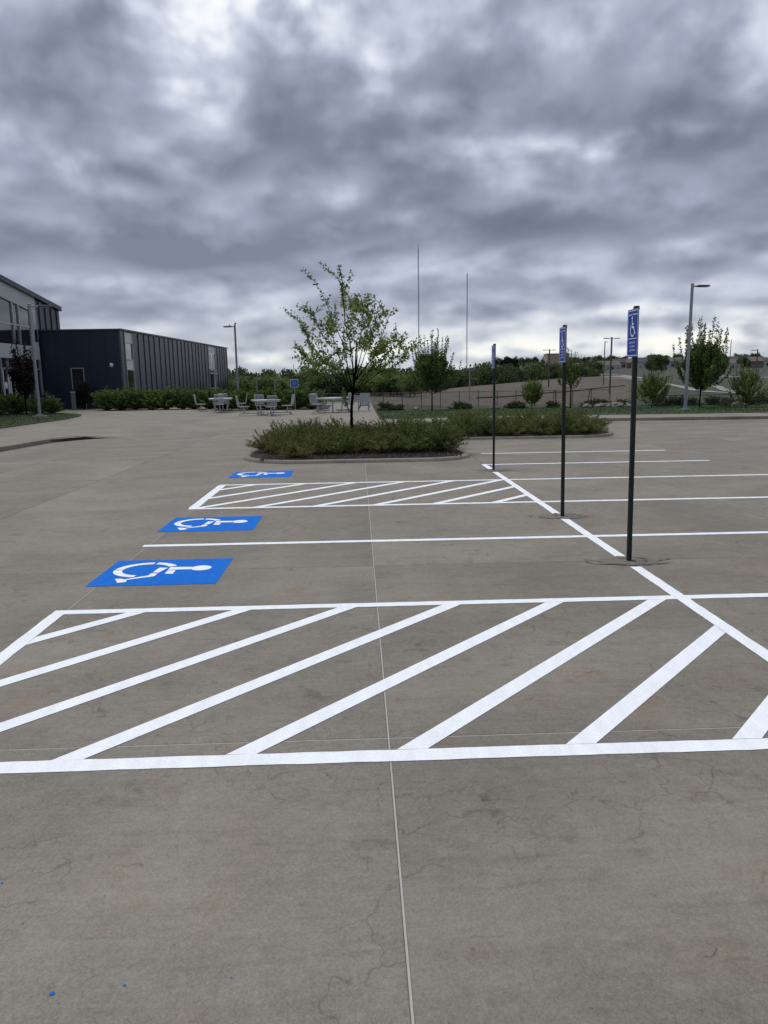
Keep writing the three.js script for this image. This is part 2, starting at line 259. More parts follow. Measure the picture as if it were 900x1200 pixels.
{
  const ang = []; for (let a = -180; a < -42; a += 3) ang.push(a); for (let a = -42; a < 42; a += .16) ang.push(a); for (let a = 42; a <= 180; a += 3) ang.push(a);
  const rad = [0.5]; for (let r = 20; r < 4200; r *= r < 300 ? 1.021 : 1.05) rad.push(r);
  const pos = [], uv = [], col = [], idx = [], n = ang.length;
  const soil = [.152, .12, .09], soil2 = [.125, .1, .076], rough = [.05, .062, .026], lawnC = [.035, .058, .018], plain = [.085, .082, .06], dark = [.03, .042, .018];
  for (const r of rad) for (const a of ang) {
    const x = Math.sin(a * RAD) * r, z = -Math.cos(a * RAD) * r, d = -z, t = d > 1 ? x / d : 9;
    pos.push(x, land(x, z) - (site(x, z) ? .5 : 0), z); uv.push(x, -z);
    let c = rough;
    if (d > 40) {
      const nz = gnoise(x * .03 + 3, z * .03), wob = gnoise(x * .15, z * .15) * 1.5;
      const inField = d + wob > lerp(70, 64, smoothstep(t, 0, .2)) && d < farmLine(x) + 2 && t > -.02 && t < .37 - .02 * nz;
      if (inField) { const row = Math.sin((x * .55 + z * .84) * .9) * .5 + .5, k = .9 + nz * .25 + row * .06; c = soil.map((v, i) => lerp(v, soil2[i], clamp(.5 + nz, 0, 1)) * k); }
      else if (d > farmLine(x) && t < .3) c = dark.map((v) => v * (1 + nz * .3));
      else if (d > 150) { const band = gnoise(x * .004, z * .02 + 5), m = clamp(.5 + band * 1.4 + nz * .4, 0, 1); c = plain.map((v, i) => lerp(v, i === 1 ? .07 : .052, m) * (1 + nz * .25)); }
      else if (d < 52) c = lawnC; else c = rough.map((v) => v * (1 + nz * .35));
    }
    col.push(...c);
  }
  for (let i = 0; i + 1 < rad.length; i++) for (let j = 0; j + 1 < n; j++) { const a = i * n + j, b = a + 1, c = a + n, e = c + 1; idx.push(a, b, c, b, e, c); }
  const g = new THREE.BufferGeometry(); g.setAttribute('position', new THREE.Float32BufferAttribute(pos, 3)); g.setAttribute('uv', new THREE.Float32BufferAttribute(uv, 2)); g.setAttribute('color', new THREE.Float32BufferAttribute(col, 3)); g.setIndex(idx); g.computeVertexNormals();
  structure('terrain', g, M.terrain, 'bare brown field, rough grass and rising plain beyond the fence', 'terrain');
}

// ---- the parking lot: concrete slabs with sealed joints, painted lines on top
const lot = structure('parking_lot', null, null, 'grey jointed concrete parking lot with white painted lines', 'parking lot');
const XJ = (i) => .124 + 2.62 * i, ZJ = (j) => -3.62 + 3.66 * j, GAP = .0045;
{
  const r = rng(77);
  for (let j = -7; j < 2; j++) for (let i = -6; i < 6; i++) {
    const x0 = XJ(i) + GAP, x1 = XJ(i + 1) - GAP, z1 = ZJ(j + 1) - GAP * .7, z0 = ZJ(j) + GAP * .7, b = .004, ou = r() * TILE, ov = r() * TILE, k = .94 + r() * .12, w = (r() - .5) * .02;
    const ring = (e, y) => [[x0 + e, y, z0 + e], [x1 - e, y, z0 + e], [x1 - e, y, z1 - e], [x0 + e, y, z1 - e]];
    const p = [...ring(b, 0), ...ring(0, -b), ...ring(0, -.12)], pos = [], uv = [], col = [], idx = [0, 2, 1, 0, 3, 2];
    for (const [x, y, z] of p) { pos.push(x, y, z); uv.push(x + ou, -z + ov + y); col.push(k * (1 + w), k, k * (1 - w)); }
    for (const s of [0, 4]) for (let e = 0; e < 4; e++) { const a = s + e, c = s + (e + 1) % 4; idx.push(a, c, a + 4, c, c + 4, a + 4); }
    let g = new THREE.BufferGeometry(); g.setAttribute('position', new THREE.Float32BufferAttribute(pos, 3)); g.setAttribute('uv', new THREE.Float32BufferAttribute(uv, 2)); g.setAttribute('color', new THREE.Float32BufferAttribute(col, 3)); g.setIndex(idx); g = g.toNonIndexed(); g.computeVertexNormals();
    part('slab', g, M.concrete, lot);
  }
  const zN = ZJ(2), zF = ZJ(-7);
  for (let i = -5; i < 6; i++) part('joint_sealant', box(.0085, .03, zN - zF, XJ(i), i === 0 || i === -1 ? -.0165 : -.0205, (zN + zF) / 2), i === 0 || i === -1 ? M.sealLight : M.sealDark, lot);
  for (let j = -6; j < 2; j++) part('joint_sealant', box(XJ(6) - XJ(-6), .03, .006, (XJ(6) + XJ(-6)) / 2, j === 0 ? -.0172 : -.021, ZJ(j)), j === 0 ? M.sealLight : M.sealDark, lot);
  part('slab_bed', box(XJ(6) - XJ(-6), .1, zN - zF, (XJ(6) + XJ(-6)) / 2, -.13, (zN + zF) / 2), M.sealDark, lot);
}
// pavement round the slabs (one pour, joints too far off to tell apart)
const PX0 = XJ(-6), PX1 = XJ(6), PZ0 = ZJ(2), PZ1 = ZJ(-7);
const kerbZ = (x) => -30.6 + .06 * (x - 10), backZ = (x) => kerbZ(x) - lerp(3.5, 2.15, smoothstep(x, 0, 10));
{
  const W = .004;
  structure('pavement', sheet([[PX1 + W, PZ0], [46, PZ0], [46, PZ1], [PX1 + W, PZ1]]), M.concreteSheet);
  structure('pavement', sheet([[-46, PZ0], [PX0 - W, PZ0], [PX0 - W, PZ1], [-46, PZ1]]), M.concreteSheet);
  structure('pavement', sheet([[-46, 46], [46, 46], [46, PZ0 + W], [-46, PZ0 + W]]), M.concreteSheet);
  structure('pavement', sheet([[1, PZ1 - W], [46, PZ1 - W], [46, kerbZ(46)], [1, kerbZ(1)]]), M.concreteSheet);
}
// plaza and raised walk on the left
const rise = (x) => .125 * smoothstep(-x, 8.2, 10.6);
const kerbX = (z) => z < -25.9 ? 1 : z < -24 ? lerp(-8.2, -10.05, Math.pow((z + 25.9) / 1.9, .42)) : lerp(-10.05, -10.35, smoothstep(z, -24, -20));
{
  const rows = []; for (let z = -63; z <= -29.25; z += 1.125) { const r = []; for (let k = 0; k <= 60; k++) { const x = lerp(-46, 1, k / 60); r.push([x, rise(x) + .0008, Math.min(z, PZ1 - .004)]); } rows.push(r); }
  structure('plaza', gridSheet(rows), M.walk, 'pale concrete plaza in front of the hedge and tables', 'plaza');
  const rows2 = []; for (let z = -29.25; z <= -25.901; z += .67) { const r = []; for (let k = 0; k <= 60; k++) { const x = lerp(-46, -8.2, k / 60); r.push([x, rise(x) + .003, z]); } rows2.push(r); } const lastRow = []; for (let k = 0; k <= 60; k++) { const x = lerp(-46, -8.2, k / 60); lastRow.push([x, rise(x) + .003, -25.9]); } rows2.push(lastRow);
  for (const z of [-25.8, -25.6, -25.3, -24.9, -24.4, -24, -23, -22, -21, -20, -15, -8, 0, 10]) { const xe = kerbX(z), r = []; for (let k = 0; k <= 60; k++) { const x = lerp(-46, xe, k / 60); r.push([x, Math.max(rise(x), z > -25.5 ? .1 * smoothstep(-xe, 8.2, 9.6) : 0) + .003, z]); } rows2.push(r); }
  structure('raised_walk', gridSheet(rows2), M.walk, 'raised concrete walk beside the lot on the building side', 'walkway');
  // kerb: face and rounded top along the edge
  const edge = [[-8.25, -25.93], [-8.7, -25.88], [-9.2, -25.72], [-9.6, -25.4], [-9.85, -24.9], [-10.02, -24.3], [-10.08, -23.5], [-10.2, -22], [-10.33, -20], [-10.35, -15], [-10.35, -8], [-10.35, 8]], pos = [];
  for (const [x, z] of edge) { const h = Math.max(.004, .135 * smoothstep(-x, 8.2, 9.9)); pos.push([[x + .03, -.01, z + .02], [x + .02, h * .85, z + .01], [x - .01, h, z - .01], [x - .16, h + .002, z - .06]]); }
  const g = gridSheet(pos); structure('kerb', g, M.kerb);
}
// kerb, walk and lawn along the far side on the right
{
  const rows = [[], [], [], [], []], walk = [[], []], h = (x) => .135 * smoothstep(x, 2, 6);
  for (let x = 1; x <= 46; x += 1.5) { const z = kerbZ(x), q = h(x); rows[0].push([x, -.01, z]); rows[1].push([x, q * .86, z - .012]); rows[2].push([x, q, z - .035]); rows[3].push([x, q + .001, z - .16]); rows[4].push([x, -.05, z - .161]); walk[0].push([x, q - .002, z - .162]); walk[1].push([x, q + .02, backZ(x)]); }
  structure('kerb', gridSheet(rows), M.kerb); structure('footpath', gridSheet(walk), M.walk, 'pale concrete footpath along the kerb and lawn', 'footpath');
  const lawnRows = []; for (let k = 0; k <= 16; k++) { const r = []; for (let x = 1.02; x <= 46.02; x += 1) { const t = k / 16, z = lerp(backZ(x) - .004, -48, t); r.push([x, lerp(h(x) + .03, land(x, -48) + .01, smoothstep(t, 0, 1)) + gnoise(x * .4, z * .4) * .03 * Math.min(1, t * 6), z]); } lawnRows.push(r); }
  structure('lawn', gridSheet(lawnRows), M.lawn, 'mown grass strip between footpath and fence', 'lawn');
  const bed = []; for (let k = 0; k <= 12; k++) bed.push([lerp(-16.2, -2, k / 12), -48.05 + .12 * Math.sin(k * 2.3)]); for (let k = 12; k >= 0; k--) bed.push([lerp(-16.2, -2, k / 12), -56]); structure('planting_bed', sheet(bed, .012, rise), M.mulch, 'dark mulched bed under the hedge row', 'planting bed');
  const L = [[-14.55, -20], [-14.55, -34], [-14.62, -37.5], [-15.0, -40.2], [-15.7, -42.5], [-16.7, -44.2], [-18.2, -45.6], [-19.6, -46.4], [-21.4, -46.6], [-21.4, -20]];
  structure('lawn', sheet(L, .155), M.lawn, 'grass bed with curved edge beside the entrance of the building', 'lawn');
}
// short grass blades on both lawns
{
  const r = rng(15), list = []; const inLeft = (x, z) => x < (z > -38 ? -14.7 : -14.7 - Math.pow((-38 - z) / 8.4, 2) * 5.2);
  for (let k = 0; k < 42000; k++) {
    let x, z, y; if (r() < .72) { x = 1.1 + r() * 30; z = lerp(backZ(x) - .02, -47, r()); const t = clamp((z - backZ(x)) / (-48 - backZ(x)), 0, 1); y = lerp(.135 * smoothstep(x, 2, 6) + .03, land(x, -48), smoothstep(t, 0, 1)); } else { x = -21 + r() * 6.3; z = -22 - r() * 24; if (!inLeft(x, z)) continue; y = .155; }
    list.push([x, y, z, .04 + r() * .05, r() * 6.28, (r() - .5) * .9, .7 + r() * .6]);
  }
  const g = new THREE.BufferGeometry(); g.setAttribute('position', new THREE.Float32BufferAttribute([-.22, -.2, 0, .22, -.2, 0, .1, 1, .25], 3)); g.setAttribute('normal', new THREE.Float32BufferAttribute([0, .5, .8, 0, .5, .8, 0, .5, .8], 3)); g.setIndex([0, 1, 2]);
  const m = new THREE.InstancedMesh(g, std(rgb(1, 1, 1), .9, { side: THREE.DoubleSide }), list.length), M4 = new THREE.Matrix4(), q = new THREE.Quaternion(), e = new THREE.Euler();
  list.forEach(([x, y, z, s, a, lean, c], k) => { q.setFromEuler(e.set(lean, a, 0)); m.setMatrixAt(k, M4.compose(V(x, y, z), q, V(s * .8, s, s))); m.setColorAt(k, rgb(.05 * c, .088 * c, .022 * c)); });
  m.name = 'lawn_grass'; m.userData = { kind: 'stuff', label: 'short green grass blades on the lawns', category: 'grass' }; m.castShadow = m.receiveShadow = true; scene.add(m);
}

// ---- painted markings (parts of the lot)
const LW = .0525, ZL = { A: -3.43, B: -5.96, C: -8.446, D: -10.94, E: -13.45, F: -15.9, G: -18.27 }, XL = -2.53, XR = 2.728, XEND = 7.74, PY = .003;
{
  const r = rng(31);
  // a stripe with slightly uneven, hand-pulled edges
  const strip = (name, a, b, hw = LW, mat = M.paint, label) => {
    const dx = b[0] - a[0], dz = b[1] - a[1], L = Math.hypot(dx, dz), nx = -dz / L, nz = dx / L, n = Math.max(2, Math.round(L / .09)), left = [], right = [];
    for (let k = 0; k <= n; k++) { const t = k / n, x = a[0] + dx * t, z = a[1] + dz * t, e1 = hw + (k && k < n ? (r() - .5) * .006 : 0), e2 = hw + (k && k < n ? (r() - .5) * .006 : 0); left.push([x + nx * e1, z + nz * e1]); right.push([x - nx * e2, z - nz * e2]); }
    const m = part(name, sheet([...left, ...right.reverse()], PY), mat, lot); if (label) m.userData.label = label; return m;
  };
  for (const k of ['A', 'B', 'C', 'D', 'E', 'F', 'G']) {
    const z = ZL[k];
    if (k === 'G') { strip('stall_line', [3.05, z], [XEND, z]); continue; }
    if (k === 'F') { strip('stall_line', [XR + LW + .001, z], [XEND, z]); continue; }
    strip('stall_line', [XL - (k === 'C' ? .02 : LW), z], [XR - LW - .001, z], k === 'A' ? .056 : LW);
    strip('stall_line', [XR + LW + .001, z], [XEND, z], k === 'A' ? .056 : LW);
  }
  // head line past the posts, broken at each footing
  for (const [z0, z1] of [[-3.36, -7.0], [-7.42, -9.6], [-9.93, -14.6], [-15.08, -15.97]]) strip('head_line', [XR, z0], [XR, z1], .055);
  // ends of the two hatched aisles
  for (const [z0, z1] of [[ZL.A - .058, ZL.B + LW + .001], [ZL.D - LW - .001, ZL.E + LW + .001]]) strip('aisle_end_line', [XL, z0], [XL, z1], z1 > -8 ? .056 : .07);
  // diagonal hatching, cut square to the aisle's borders
  const hatch = (zn, zf, x0, step, count, slope, xl, xr) => {
    const hx = .058 * Math.hypot(1, slope);                 // half width measured along x
    for (let k = 0; k < count; k++) {
      let poly = [[x0 + k * step - hx, zn], [x0 + k * step + hx, zn], [x0 + k * step + hx + slope * (zn - zf), zf], [x0 + k * step - hx + slope * (zn - zf), zf]];
      for (const [sgn, lim] of [[1, xl], [-1, xr]]) { const out = []; for (let i = 0; i < poly.length; i++) { const p = poly[i], q = poly[(i + 1) % poly.length], ip = sgn * (p[0] - lim) >= 0, iq = sgn * (q[0] - lim) >= 0; if (ip) out.push(p); if (ip !== iq) { const t = (lim - p[0]) / (q[0] - p[0]); out.push([lim, p[1] + (q[1] - p[1]) * t]); } } poly = out; }
      if (poly.length > 2) part('hatch_stripe', sheet(poly, PY), M.paint, lot);
    }
  };
  hatch(ZL.A - .058, ZL.B + LW + .001, -1.52 - .875 * 3, .877, 9, .935, XL + .058, XR - .057);
  hatch(ZL.D - LW - .002, ZL.E + LW + .002, -2.43 - .92 * 2, .907, 9, .965, XL + .072, XR - .057);
  // blue squares with the wheelchair figure, head towards the head line
  const fig = (zc) => {
    const p = part('accessible_panel', sheet([[-2.605, zc + .5], [-2.0, zc + .503], [-1.385, zc + .5], [-1.383, zc], [-1.385, zc - .5], [-2.0, zc - .498], [-2.605, zc - .5], [-2.602, zc]], PY), M.blue, lot);
    p.userData.label = 'blue painted square with white wheelchair figure';
    const S = ([u, v]) => [-2.605 + u * 1.22, zc - .5 + v], shapes = [];
    const add = (pts) => shapes.push(sheet(pts.map(S), PY + .003));
    const disc = []; for (let k = 0; k < 28; k++) { const a = k / 28 * 6.2832; disc.push([.79 + Math.cos(a) * .083, .402 + Math.sin(a) * .1]); } add(disc);
    add([[.522, .335], [.715, .352], [.715, .448], [.522, .452]]);
    add([[.526, .47], [.592, .475], [.592, .612], [.526, .602]]);
    add([[.432, .352], [.505, .365], [.468, .552], [.415, .545]]);
    add([[.412, .572], [.468, .585], [.462, .69], [.275, .80], [.252, .778], [.405, .655]]);
    add([[.168, .76], [.212, .752], [.272, .80], [.284, .878], [.224, .908]]);
    const arc = (a0, a1) => { const o = [], i = []; for (let k = 0; k <= 18; k++) { const a = lerp(a0, a1, k / 18) * RAD; o.push([.335 + Math.cos(a) * .262, .422 + Math.sin(a) * .292]); i.push([(.335 + Math.cos(a) * .19), .422 + Math.sin(a) * .218]); } add([...o, ...i.reverse()]); };
    arc(-28, -80); arc(-86, -176); arc(-180, -262);
    part('wheelchair_symbol', merged(shapes), M.paint, p);
  };
  fig(-7.24); fig(-9.735); fig(-14.95);
  // drips of blue paint on the concrete
  for (const [px, py, s] of [[61, 1165, 5], [146, 1155, 2.4], [2, 1035, 2.5], [27, 1083, 1.8], [122, 1050, 1.6], [271, 1146, 1.7]]) { const c = onHeight(px, py), pts = []; for (let k = 0; k < 7; k++) { const a = k / 7 * 6.28; pts.push([c.x + Math.cos(a) * s * .0018 * (.6 + r() * .7), c.z - Math.sin(a) * s * .0015 * (.6 + r() * .7)]); } part('paint_drip', sheet(pts, PY), M.blue, lot); }
}

// ================================================================== PLANTED ISLANDS
function roundedRect(x0, x1, z0, z1, radii, n = 8) {      // radii: near-left, near-right, far-right, far-left; z0 is the near side (larger z)
  const c = [[x0, z0, radii[0], 180, 90], [x1, z0, radii[1], 90, 0], [x1, z1, radii[2], 0, -90], [x0, z1, radii[3], -90, -180]], out = [];
  for (const [x, z, r, a0, a1] of c) { const cx = x === x0 ? x + r : x - r, cz = z === z0 ? z - r : z + r; for (let k = 0; k <= n; k++) { const a = lerp(a0, a1, k / n) * RAD; out.push([cx + Math.cos(a) * r, cz + Math.sin(a) * r]); } }
  return out;
}
function island(x0, x1, z0, z1, radii, label) {
  const t = structure('planting_island', null, null, label, 'island'), o = roundedRect(x0, x1, z0, z1, radii), inset = (d) => roundedRect(x0 + d, x1 - d, z0 - d, z1 + d, radii.map((r) => Math.max(.05, r - d)));
  const rows = [o.map(([x, z]) => [x, -.01, z]), inset(.02).map(([x, z]) => [x, .055, z]), inset(.05).map(([x, z]) => [x, .075, z]), inset(.16).map(([x, z]) => [x, .078, z]), inset(.165).map(([x, z]) => [x, .02, z])].map((r) => [...r, r[0]]);
  part('kerb', gridSheet(rows), M.kerb, t); part('mulch', sheet(inset(.163), .07), M.mulch, t); return t;
}
island(-2.86, 2.7, -16.7, -23.4, [1.5, 1.1, .6, .6], 'mulched island with low kerb holding olive shrubs and one young tree');
island(2.9, 8.35, -22.45, -26.6, [.3, 1.6, 1.6, .3], 'mulched island with low kerb holding a block of olive shrubs only');
// bark chips on the mulch
{
  const r = rng(64), g = box(1, .35, .4), n = 2600, m = new THREE.InstancedMesh(g, std(rgb(1, 1, 1), 1), n), M4 = new THREE.Matrix4(), q = new THREE.Quaternion(), e = new THREE.Euler();
  for (let k = 0; k < n; k++) { const x = -2.3 + r() * 4.7, z = -17.0 - r() * 2.2, s = .02 + r() * .04, c = .5 + r() * 1.1; q.setFromEuler(e.set((r() - .5) * .8, r() * 6.28, (r() - .5) * .8)); m.setMatrixAt(k, M4.compose(V(x, .075 + r() * .012, z), q, V(s, s, s))); m.setColorAt(k, rgb(.06 * c, .046 * c, .038 * c)); }
  m.name = 'bark_chips'; m.userData = { kind: 'stuff', label: 'dark bark chips along the front of the shrub island', category: 'mulch' }; m.castShadow = m.receiveShadow = true; scene.add(m);
}

// ================================================================== PLANTS
const OLIVE = [.125, .145, .036], BRIGHT = [.105, .165, .036], DARKGREEN = [.05, .08, .024], MAPLE = [.11, .165, .04], YELLOWGREEN = [.15, .18, .042], PLUM = [.02, .012, .014], BROWN = [.05, .036, .026], GREYBARK = [.2, .185, .16];
// low shrub of arching stems; leaves sit along the stems, sprigs stand out of the top
function shrubGeometry(seed, { h = .6, w = .62, stems = 46, leaves = 60, size = .042, col = OLIVE, twig = BROWN, sprigs = 8, cut = .25, full = 1, drop = .35 }) {
  const r = rng(seed), f = new Greens(), s = new Greens();
  for (let k = 0; k < stems; k++) {
    const az = r() * 6.2832, sp = k < sprigs, out = w * Math.sqrt(r()) * (sp ? .75 : 1), hh = sp ? h * (1.02 + r() * .22) : h * (cut + (1 - cut) * Math.pow(r(), full)) * (1.02 - drop * Math.pow(out / w, 2.2)), pts = [], rad = [];
    const bend = r() * .5 + .4; for (let q = 0; q <= 5; q++) { const t = q / 5, o = out * Math.pow(t, bend + .35); pts.push(V(Math.cos(az + (r() - .5) * .25) * o * (1) + (r() - .5) * .02, hh * Math.pow(t, .85), Math.sin(az + (r() - .5) * .2) * o + (r() - .5) * .02)); rad.push(.0055 * (1 - t * .75)); }
    s.tube(pts, rad, 3, tint(twig, r, .3));
    const tone = tint(col, r, .28), n = Math.round(leaves * (sp ? .45 : 1));
    for (let q = 0; q < n; q++) {
      const t = Math.pow(r(), .6) * .96 + .04, i = Math.min(4, Math.floor(t * 5)), p = pts[i].clone().lerp(pts[i + 1], t * 5 - i); const spread = sp ? .018 : .075; p.add(randomDir(r).multiplyScalar(spread * r()));
      const d = randomDir(r); d.y = Math.abs(d.y) * .8 + .1; d.normalize(); f.leaf(p, d, sideOf(d, r), size * (.7 + r() * .7), size * (.42 + r() * .3), tint(tone, r, .25));
    }
  }
  return [f.geometry(), s.geometry()];
}
function shrub(name, label, category, group, geo) { const t = thing(name, label, category, [0, 0, 0], 0, group); part('foliage', geo[0], M.green, t); part('stems', geo[1], M.bark, t); return t; }
{
  const kinds = [0, 1, 2, 3].map((k) => shrubGeometry(100 + k, { h: .5 + .03 * k, w: .66, stems: 66, leaves: 84, size: .038, col: [OLIVE, [.116, .15, .036], [.135, .142, .04], [.112, .13, .034]][k], sprigs: 7 + k }));
  const r = rng(8);
  const fill = (x0, x1, z0, z1, step, keep, label, group, scaleAt) => {
    let n = 0; const protos = [];
    for (let z = z0; z > z1; z -= step) for (let x = x0 + (n++ % 2) * step * .5; x < x1; x += step) {
      const xx = x + (r() - .5) * .22, zz = z + (r() - .5) * .22; if (!keep(xx, zz)) continue; const k = Math.floor(r() * 4), s = scaleAt(xx, zz) * (.9 + r() * .2);
      if (!protos[k]) { const p = shrub('olive_shrub', label, 'shrub', group, kinds[k]); p.position.set(xx, .09, zz); p.rotation.y = r() * 6.28; p.scale.set(s, s * (.92 + r() * .16), s); protos[k] = p; }
      else copyOf(protos[k], [xx, .09, zz], r() * 6.28, [s, s * (.92 + r() * .16), s]);
    }
  };
  fill(-2.25, 2.3, -17.4, -23, .8, (x, z) => !(z > -18.0 && x > -.9) && !(x < -1.9 && z > -17.6), 'olive green twiggy low shrub in the island around the young tree', 'olive shrubs around the island tree', (x, z) => (x > .9 ? 1.13 : 1) * (z > -17.8 ? .85 : 1));
  fill(3.3, 7.75, -23.05, -26.2, .8, (x, z) => !(x > 7.5 && z > -23.4), 'olive green twiggy low shrub in the island without a tree', 'olive shrubs in the treeless island', () => 1.04);
}
// hedge row in front of the low building and bright shrubs by the entrance
{
  const g = [0, 1, 2].map((k) => shrubGeometry(140 + k, { h: 1.3 + .08 * k, w: .98, stems: 120, leaves: 80, size: .1, col: [BRIGHT, [.11, .17, .038], [.1, .155, .036]][k], twig: [.03, .025, .02], sprigs: 2, cut: .1, full: .7, drop: .12 })), r = rng(12), p = [];
  const put = (x, y, z, s, k, label, group) => { if (!p[k]) { p[k] = shrub('leafy_shrub', label, 'shrub', group, g[k]); p[k].position.set(x, y, z); p[k].scale.setScalar(s); } else { const c = copyOf(p[k], [x, y, z], r() * 6.28, [s * (.95 + r() * .15), s * (.92 + r() * .12), s * (.95 + r() * .1)], label); c.userData.group = group; } };
  for (let x = -16.4, k = 0; x < -2.2; x += .95, k++) put(x + (r() - .5) * .2, rise(x), -48.9 + (r() - .5) * .3, 1, k % 3, 'green leafy shrub in the hedge row along the low navy building', 'hedge shrubs behind the tables');
  for (const [x, z, s, k] of [[-20.9, -43.4, 1.0, 0], [-20.2, -44.6, .92, 1], [-18.9, -44.2, .72, 0], [-18.2, -44.6, .68, 2]]) put(x, .15, z, s, k, 'bright green shrub on the grass bed by the glazed entrance', 'shrubs by the entrance');
  const gd = shrubGeometry(171, { h: .5, w: .62, stems: 60, leaves: 55, size: .07, col: DARKGREEN, sprigs: 4, cut: .1 }); let d0;
  const q = rng(40);
  for (const [px, py, s] of [[452, 476, 1.1], [466, 476, .8], [536, 476, 1], [545, 477, .9], [598, 477, .8], [612, 477, .7], [604, 475, 1], [690, 474, 1.0], [703, 473, 1.1], [712, 473, .9], [728, 474, 1], [648, 475, .9], [782, 472, 1.25], [797, 471, 1.25], [812, 471, 1.1], [838, 471, 1.2], [852, 471, 1], [862, 472, .9], [880, 474, 1], [893, 473, 1.1], [850, 476, .7], [772, 476, .7]]) {
    const c = onHeight(px, py + 1.5, -.12), label = 'small dark green shrub in the planting along the fence', z = Math.max(c.z, -46.5), k = z / c.z, x = c.x * k, y = land(x, -48) * smoothstep(-z, 38, 48) - .02;
    if (!d0) { d0 = shrub('dark_shrub', label, 'shrub', 'dark shrubs along the fence', gd); d0.position.set(x, y, z); d0.scale.setScalar(s); } else copyOf(d0, [x, y, z], q() * 6.28, s);
  }
  // boulders among them
  const rg = []; for (let k = 0; k < 3; k++) { const b = new THREE.IcosahedronGeometry(.4, 2), pp = b.attributes.position; for (let i = 0; i < pp.count; i++) { const v = V(pp.getX(i), pp.getY(i), pp.getZ(i)), n = 1 + gnoise(v.x * 3 + k * 7, v.z * 3 + v.y * 4) * .35 + gnoise(v.x * 8, v.y * 8 + v.z * 5 + k) * .1; pp.setXYZ(i, v.x * n * 1.35, v.y * n * .62, v.z * n); } b.computeVertexNormals(); rg.push(b); }
  for (const [px, py, s] of [[689, 477.5, .7], [702, 475, .9], [711, 477, .8], [722, 475, 1], [735, 477, .7], [580, 478, .5], [664, 477.5, .5], [866, 477.5, .8], [488, 477.5, .5]]) { const c = onHeight(px, py + 1, -.15), z = Math.max(c.z, -46.2), x = c.x * z / c.z, b = single('boulder', rg[Math.floor(q() * 3)], M.rock, 'pale grey boulder lying in the planting by the fence', 'rock', [x, land(x, -48) * smoothstep(-z, 38, 48) + .08, z], q() * 6.28, 'boulders along the fence'); b.scale.setScalar(s); }
}

// ================================================================== TREES
// a path of points from a polyline, bent through its corners
function bent(list, n) { const c = new THREE.CatmullRomCurve3(list, false, 'centripetal'), o = []; for (let k = 0; k <= n; k++) o.push(c.getPoint(k / n)); return o; }
function leafSpray(f, pts, r, { from = 0, per = 6, spread = .04, size = .06, col, droop = 0 }) {
  for (let i = 0; i + 1 < pts.length; i++) { if (i / (pts.length - 1) < from) continue; for (let k = 0; k < per; k++) { const p = pts[i].clone().lerp(pts[i + 1], r()); p.add(randomDir(r).multiplyScalar(spread * r())); const d = randomDir(r); d.y -= droop; d.normalize(); f.leaf(p, d, sideOf(d, r), size * (.65 + r() * .7), size * (.45 + r() * .3), tint(col, r, .3)); } }
}
